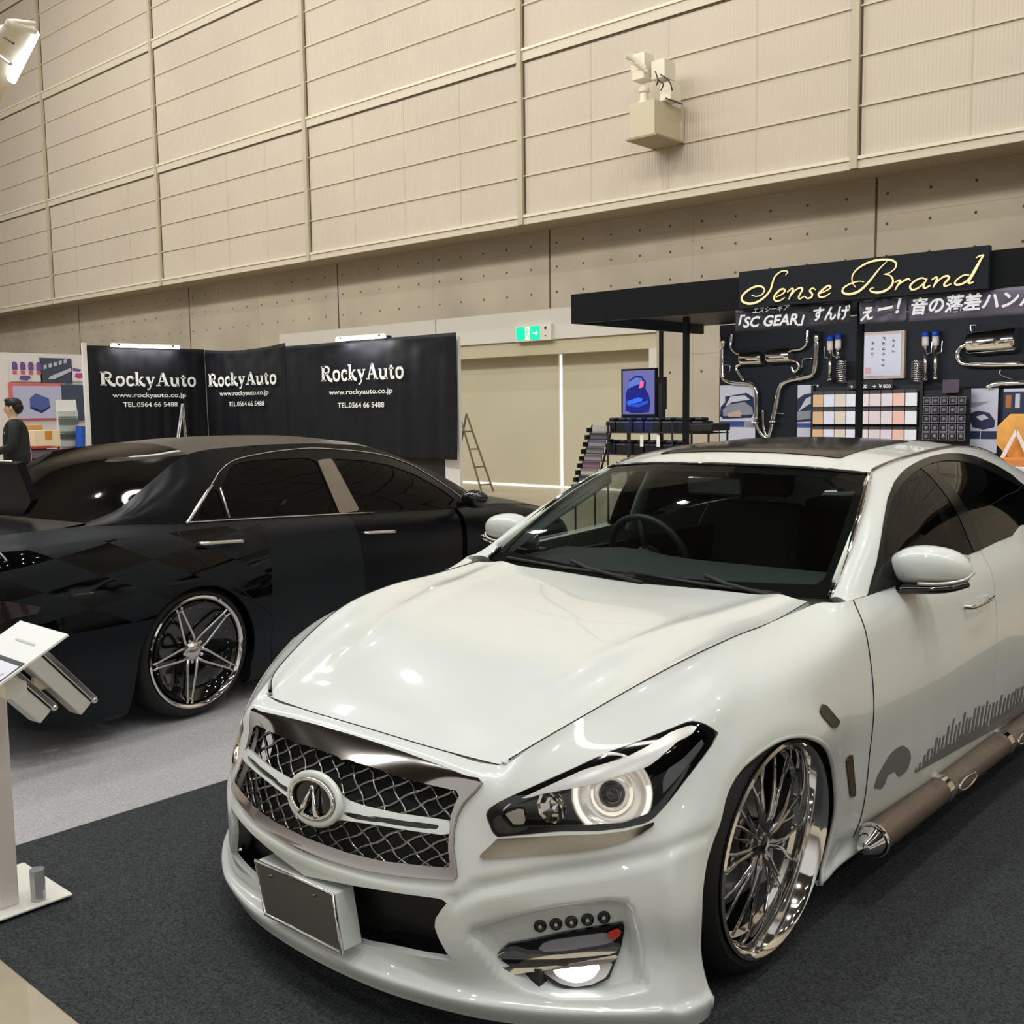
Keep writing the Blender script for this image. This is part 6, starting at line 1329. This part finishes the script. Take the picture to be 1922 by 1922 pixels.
A, B = W(86, 825, X=-17.0), W(98, 809, X=-17.0); g = MB(); g.box((-17.019, A.y, A.z), (-17.012, B.y, B.z)); keep(g.obj('carton_picture', mat('picture_orange', (.55, .24, .04), .5)), o)
cbx(60, 843, 110, 861, -17.05, (.16, .15, .20), 'dark tray of parts on the middle shelf of the red table', 'parts_tray', 'tray'); cbx(70, 862, 108, 877, -17.0, (.82, .68, .45), 'cream carton under the red table shelf'); cbx(48, 872, 92, 900, -16.8, (.48, .07, .03), 'red box on the floor by the table', 'red_box', flo=True, dep=.12); cbx(48, 797, 80, 817, -17.5, (.62, .36, .12), 'tall orange-brown carton behind the man', 'carton', flo=True); cbx(50, 808, 64, 830, -17.85, (.35, .33, .36), 'tall grey carton beside the man\'s arm', flo=True)
g = MB(); a = W(151, 845, X=-17.2); b_ = W(151, 800, X=-17.2); g.tube([a, b_], (.075, .075), 16); dr_ = tag(g.obj('blue_drum', mat('drum_blue', (.02, .10, .50), .4), None, angle=40), 'small blue drum next to the banner post', 'drum')
g = MB(); g.tube([(a.x, a.y, .001), (a.x, a.y, a.z)], .10, 12); tag(g.obj('plinth', BLACKM), 'black plinth carrying the blue drum', 'plinth')
# person
pp = empty('person', (-13.25, 5.56, 0), math.radians(-116), 'person with short dark hair in a black jacket and lanyard, reading papers', 'person')
def skin(name, V, E, R, m, lvl=2):
    me = bpy.data.meshes.new(name); me.from_pydata(V, E, []); me.update(); o = bpy.data.objects.new(name, me); COL.objects.link(o); me.materials.append(m); o.parent = pp
    sm = o.modifiers.new('skin', 'SKIN'); sm.use_smooth_shade = True
    for i_, r in enumerate(R): me.skin_vertices[0].data[i_].radius = r if hasattr(r, '__len__') else (r, r)
    me.skin_vertices[0].data[0].use_root = True
    o.modifiers.new('sub', 'SUBSURF').levels = lvl; o.modifiers['sub'].render_levels = lvl; return o
skm = mat('skin', (.62, .40, .27), .5)
V = [(0,0,.93),(0,0,1.12),(0,0,1.32),(.0,0,1.43),(.015,0,1.50),(.03,0,1.555),(.03,0,1.615),(.02,0,1.68),
     (0,.17,1.40),(.03,.23,1.14),(.24,.13,1.07),(.30,.10,1.07),(0,-.17,1.40),(.03,-.23,1.14),(.24,-.13,1.07),(.30,-.10,1.07),
     (0,.09,.88),(.02,.10,.50),(-.01,.10,.09),(.12,.11,.045),(0,-.09,.88),(.02,-.10,.50),(-.01,-.10,.09),(.12,-.11,.045)]
E = [(0,1),(1,2),(2,3),(3,4),(4,5),(5,6),(6,7),(3,8),(8,9),(9,10),(10,11),(3,12),(12,13),(13,14),(14,15),(0,16),(16,17),(17,18),(18,19),(0,20),(20,21),(21,22),(22,23)]
R = [(.07,.06),(.08,.07),(.10,.08),(.07,.06),(.052,.052),(.070,.078),(.078,.092),(.060,.075),.05,.04,.028,(.038,.018),.05,.04,.028,(.038,.018),.05,.045,.035,.04,.05,.045,.035,.04]
for sy, wv_ in ((1, 11), (-1, 15)):
    b0 = Vector(V[wv_])
    for f_ in range(5):
        if f_ == 4: d1, d2, base = (.02, -sy*.03, .035), (.045, -sy*.045, .05), (0, 0, .01)
        else: off = (f_-1.5)*.019; d1, d2, base = (.055-.004*abs(f_-1.3), -sy*.02, -.01), (.085-.006*abs(f_-1.3), -sy*.045, -.03), (0, 0, 0); d1 = (d1[0], d1[1]+0, d1[2]+off); d2 = (d2[0], d2[1], d2[2]+off)
        i0 = len(V); V += [tuple(b0+Vector(d1)), tuple(b0+Vector(d2))]; E += [(wv_, i0), (i0, i0+1)]; R += [.009, .008]
skin('body', V, E, R, skm)
g = MB(); g.ball((.107, 0, 1.60), (.018, .013, .022), seg=10); [g.ball((.03, s_*.088, 1.61), (.018, .010, .030), seg=10) for s_ in (1, -1)]; g.obj('nose_and_ears', skm, pp, True)
g = MB(); [g.ball((.098, s_*.032, 1.625), (.008, .012, .006), seg=8) for s_ in (1, -1)]; g.tube([(.104, -.022, 1.56), (.108, 0, 1.562), (.104, .022, 1.56)], .004, 5); g.obj('face_features', mat('face_dark', (.06, .025, .02), .5), pp, True)
g = MB()
for i_ in range(1): g.ball((.005, 0, 1.665), (.100, .092, .078), seg=20); g.ball((-.035, 0, 1.62), (.070, .088, .085), seg=18); g.ball((.055, 0, 1.705), (.055, .070, .035), seg=14)
g.obj('hair', mat('hair_black', (.008, .006, .006), .5), pp, True)
jk = mat('jacket_black', (.012, .014, .016), .75)
skin('jacket', [(0,0,.82),(0,0,1.12),(0,0,1.32),(0,0,1.43),(0,.17,1.40),(.03,.235,1.14),(.22,.14,1.075),(0,-.17,1.40),(.03,-.235,1.14),(.22,-.14,1.075)], [(0,1),(1,2),(2,3),(3,4),(4,5),(5,6),(3,7),(7,8),(8,9)], [(.19,.16),(.165,.13),(.17,.125),(.085,.08),.075,.062,.045,.075,.062,.045], jk)
skin('trousers', [(0,0,.93),(0,.09,.86),(.02,.10,.50),(-.01,.10,.08),(0,-.09,.86),(.02,-.10,.50),(-.01,-.10,.08)], [(0,1),(1,2),(2,3),(0,4),(4,5),(5,6)], [(.16,.13),.12,.085,.065,.12,.085,.065], mat('trousers_dark', (.015, .015, .02), .8))
g = MB(); g.tube([(.04, .07, 1.47), (.13, .03, 1.25), (.145, 0, 1.18)], .005, 5); g.tube([(.04, -.07, 1.47), (.13, -.03, 1.25), (.145, 0, 1.18)], .005, 5); g.obj('lanyard', mat('lanyard_grey', (.45, .5, .5), .6), pp)
g = MB(); g.box((.143, -.03, 1.09), (.15, .03, 1.18)); g.obj('name_badge', mat('badge_white', (.85, .8, .8), .5), pp)
g = MB(); g.box((.113, .05, 1.30), (.121, .12, 1.325)); g.obj('chest_emblem', TEXTW, pp)
g = MB(); g.box((-.14, -.15, 0), (.14, .15, .006), Matrix.Translation(pp.matrix_basis @ Vector((.36, 0, 1.045))) @ Matrix.Rotation(math.radians(-116), 4, 'Z') @ Matrix.Rotation(math.radians(-12), 4, 'Y')); tag(g.obj('paper_sheet', TEXTW), 'white papers held by the man in the black jacket', 'paper')
# ------------------------------------------------------------------ information stand, bottom left
st = empty('information_stand', (-3.32, 1.245, .012), 0, 'white post stand with tilted notice board, on the dark carpet at left', 'stand')
sw_ = mat('stand_white', (.86, .84, .78), .3, 0, .3); g = MB(); g.box((-3.52, 1.125, .013), (-3.165, 1.42, .021)); keep(g.obj('base_plate', sw_, bevel=.003), st)
g = MB(); g.box((-3.33, 1.22, .02), (-3.222, 1.28, .74)); keep(g.obj('post', mat('post_acrylic', (.74, .68, .65), .15, 0, .5), bevel=.006), st)
g = MB(); g.tube([(-3.205, 1.33, .02), (-3.205, 1.33, .12)], .022, 12); keep(g.obj('post_foot', mat('clear_grey', (.45, .45, .45), .1, .3)), st)
A_, B_ = Vector((-3.24, 1.366, .90)), Vector((-2.924, 1.334, .90)); dn = Vector((0, -.40, -.215))
A_.y = B_.y = 1.34
g = MB(); nb = (B_-A_).cross(dn).normalized(); nb = -nb if nb.z < 0 else nb; g.prism([A_, B_, B_+dn, A_+dn], nb*-.006); keep(g.obj('notice_board', mat('board_white', (.86, .87, .86), .35)), st)
Pb = Plane2(A_+dn, (B_-A_), -dn); Pb.n = nb
bw = mat('notice_black', (.01, .012, .03), .4); bs2 = mat('notice_paper', (.80, .81, .92), .4)
def bpoly(pts, m, name, d): g = MB(); g.prism([Pb(a, b_, d) for a, b_ in pts], nb*.0004); keep(g.obj(name, m), st)
bpoly([(.02,.0),(.97,.0),(.97,.70),(.02,.70)], bw, 'board_border', .0006); bpoly([(.035,.0),(.95,.0),(.95,.665),(.035,.665)], bs2, 'notice_sheet', .0012)
text('notice_title', 'Sense Brand', Pb(.40, .50, .0018), Pb(.88, .50, .0018), Pb(.40, .585, .0018), bw, st, .4, .01)
text('notice_heading', '---------------', Pb(.35, .84, .0012), Pb(.75, .84, .0012), Pb(.35, .855, .0012), mat('faint_print', (.55, .6, .55), .6), st)
for k_, yv in enumerate((.44, .40, .36, .30, .26)): bpoly([(.3,yv),(.9-.1*(k_ % 2),yv),(.9-.1*(k_ % 2),yv+.008),(.3,yv+.008)], bpy.data.materials['faint_print'], 'text_line', .0018)
for yv in (.18, .12): bpoly([(.4,yv),(.85,yv),(.85,yv+.014),(.4,yv+.014)], mat('pink_print', (.9, .55, .62), .6), 'price_line', .0018)
g = MB(); g.box((-3.30, 1.20, .72), (-3.03, 1.26, .76)); keep(g.obj('board_bracket', sw_), st)
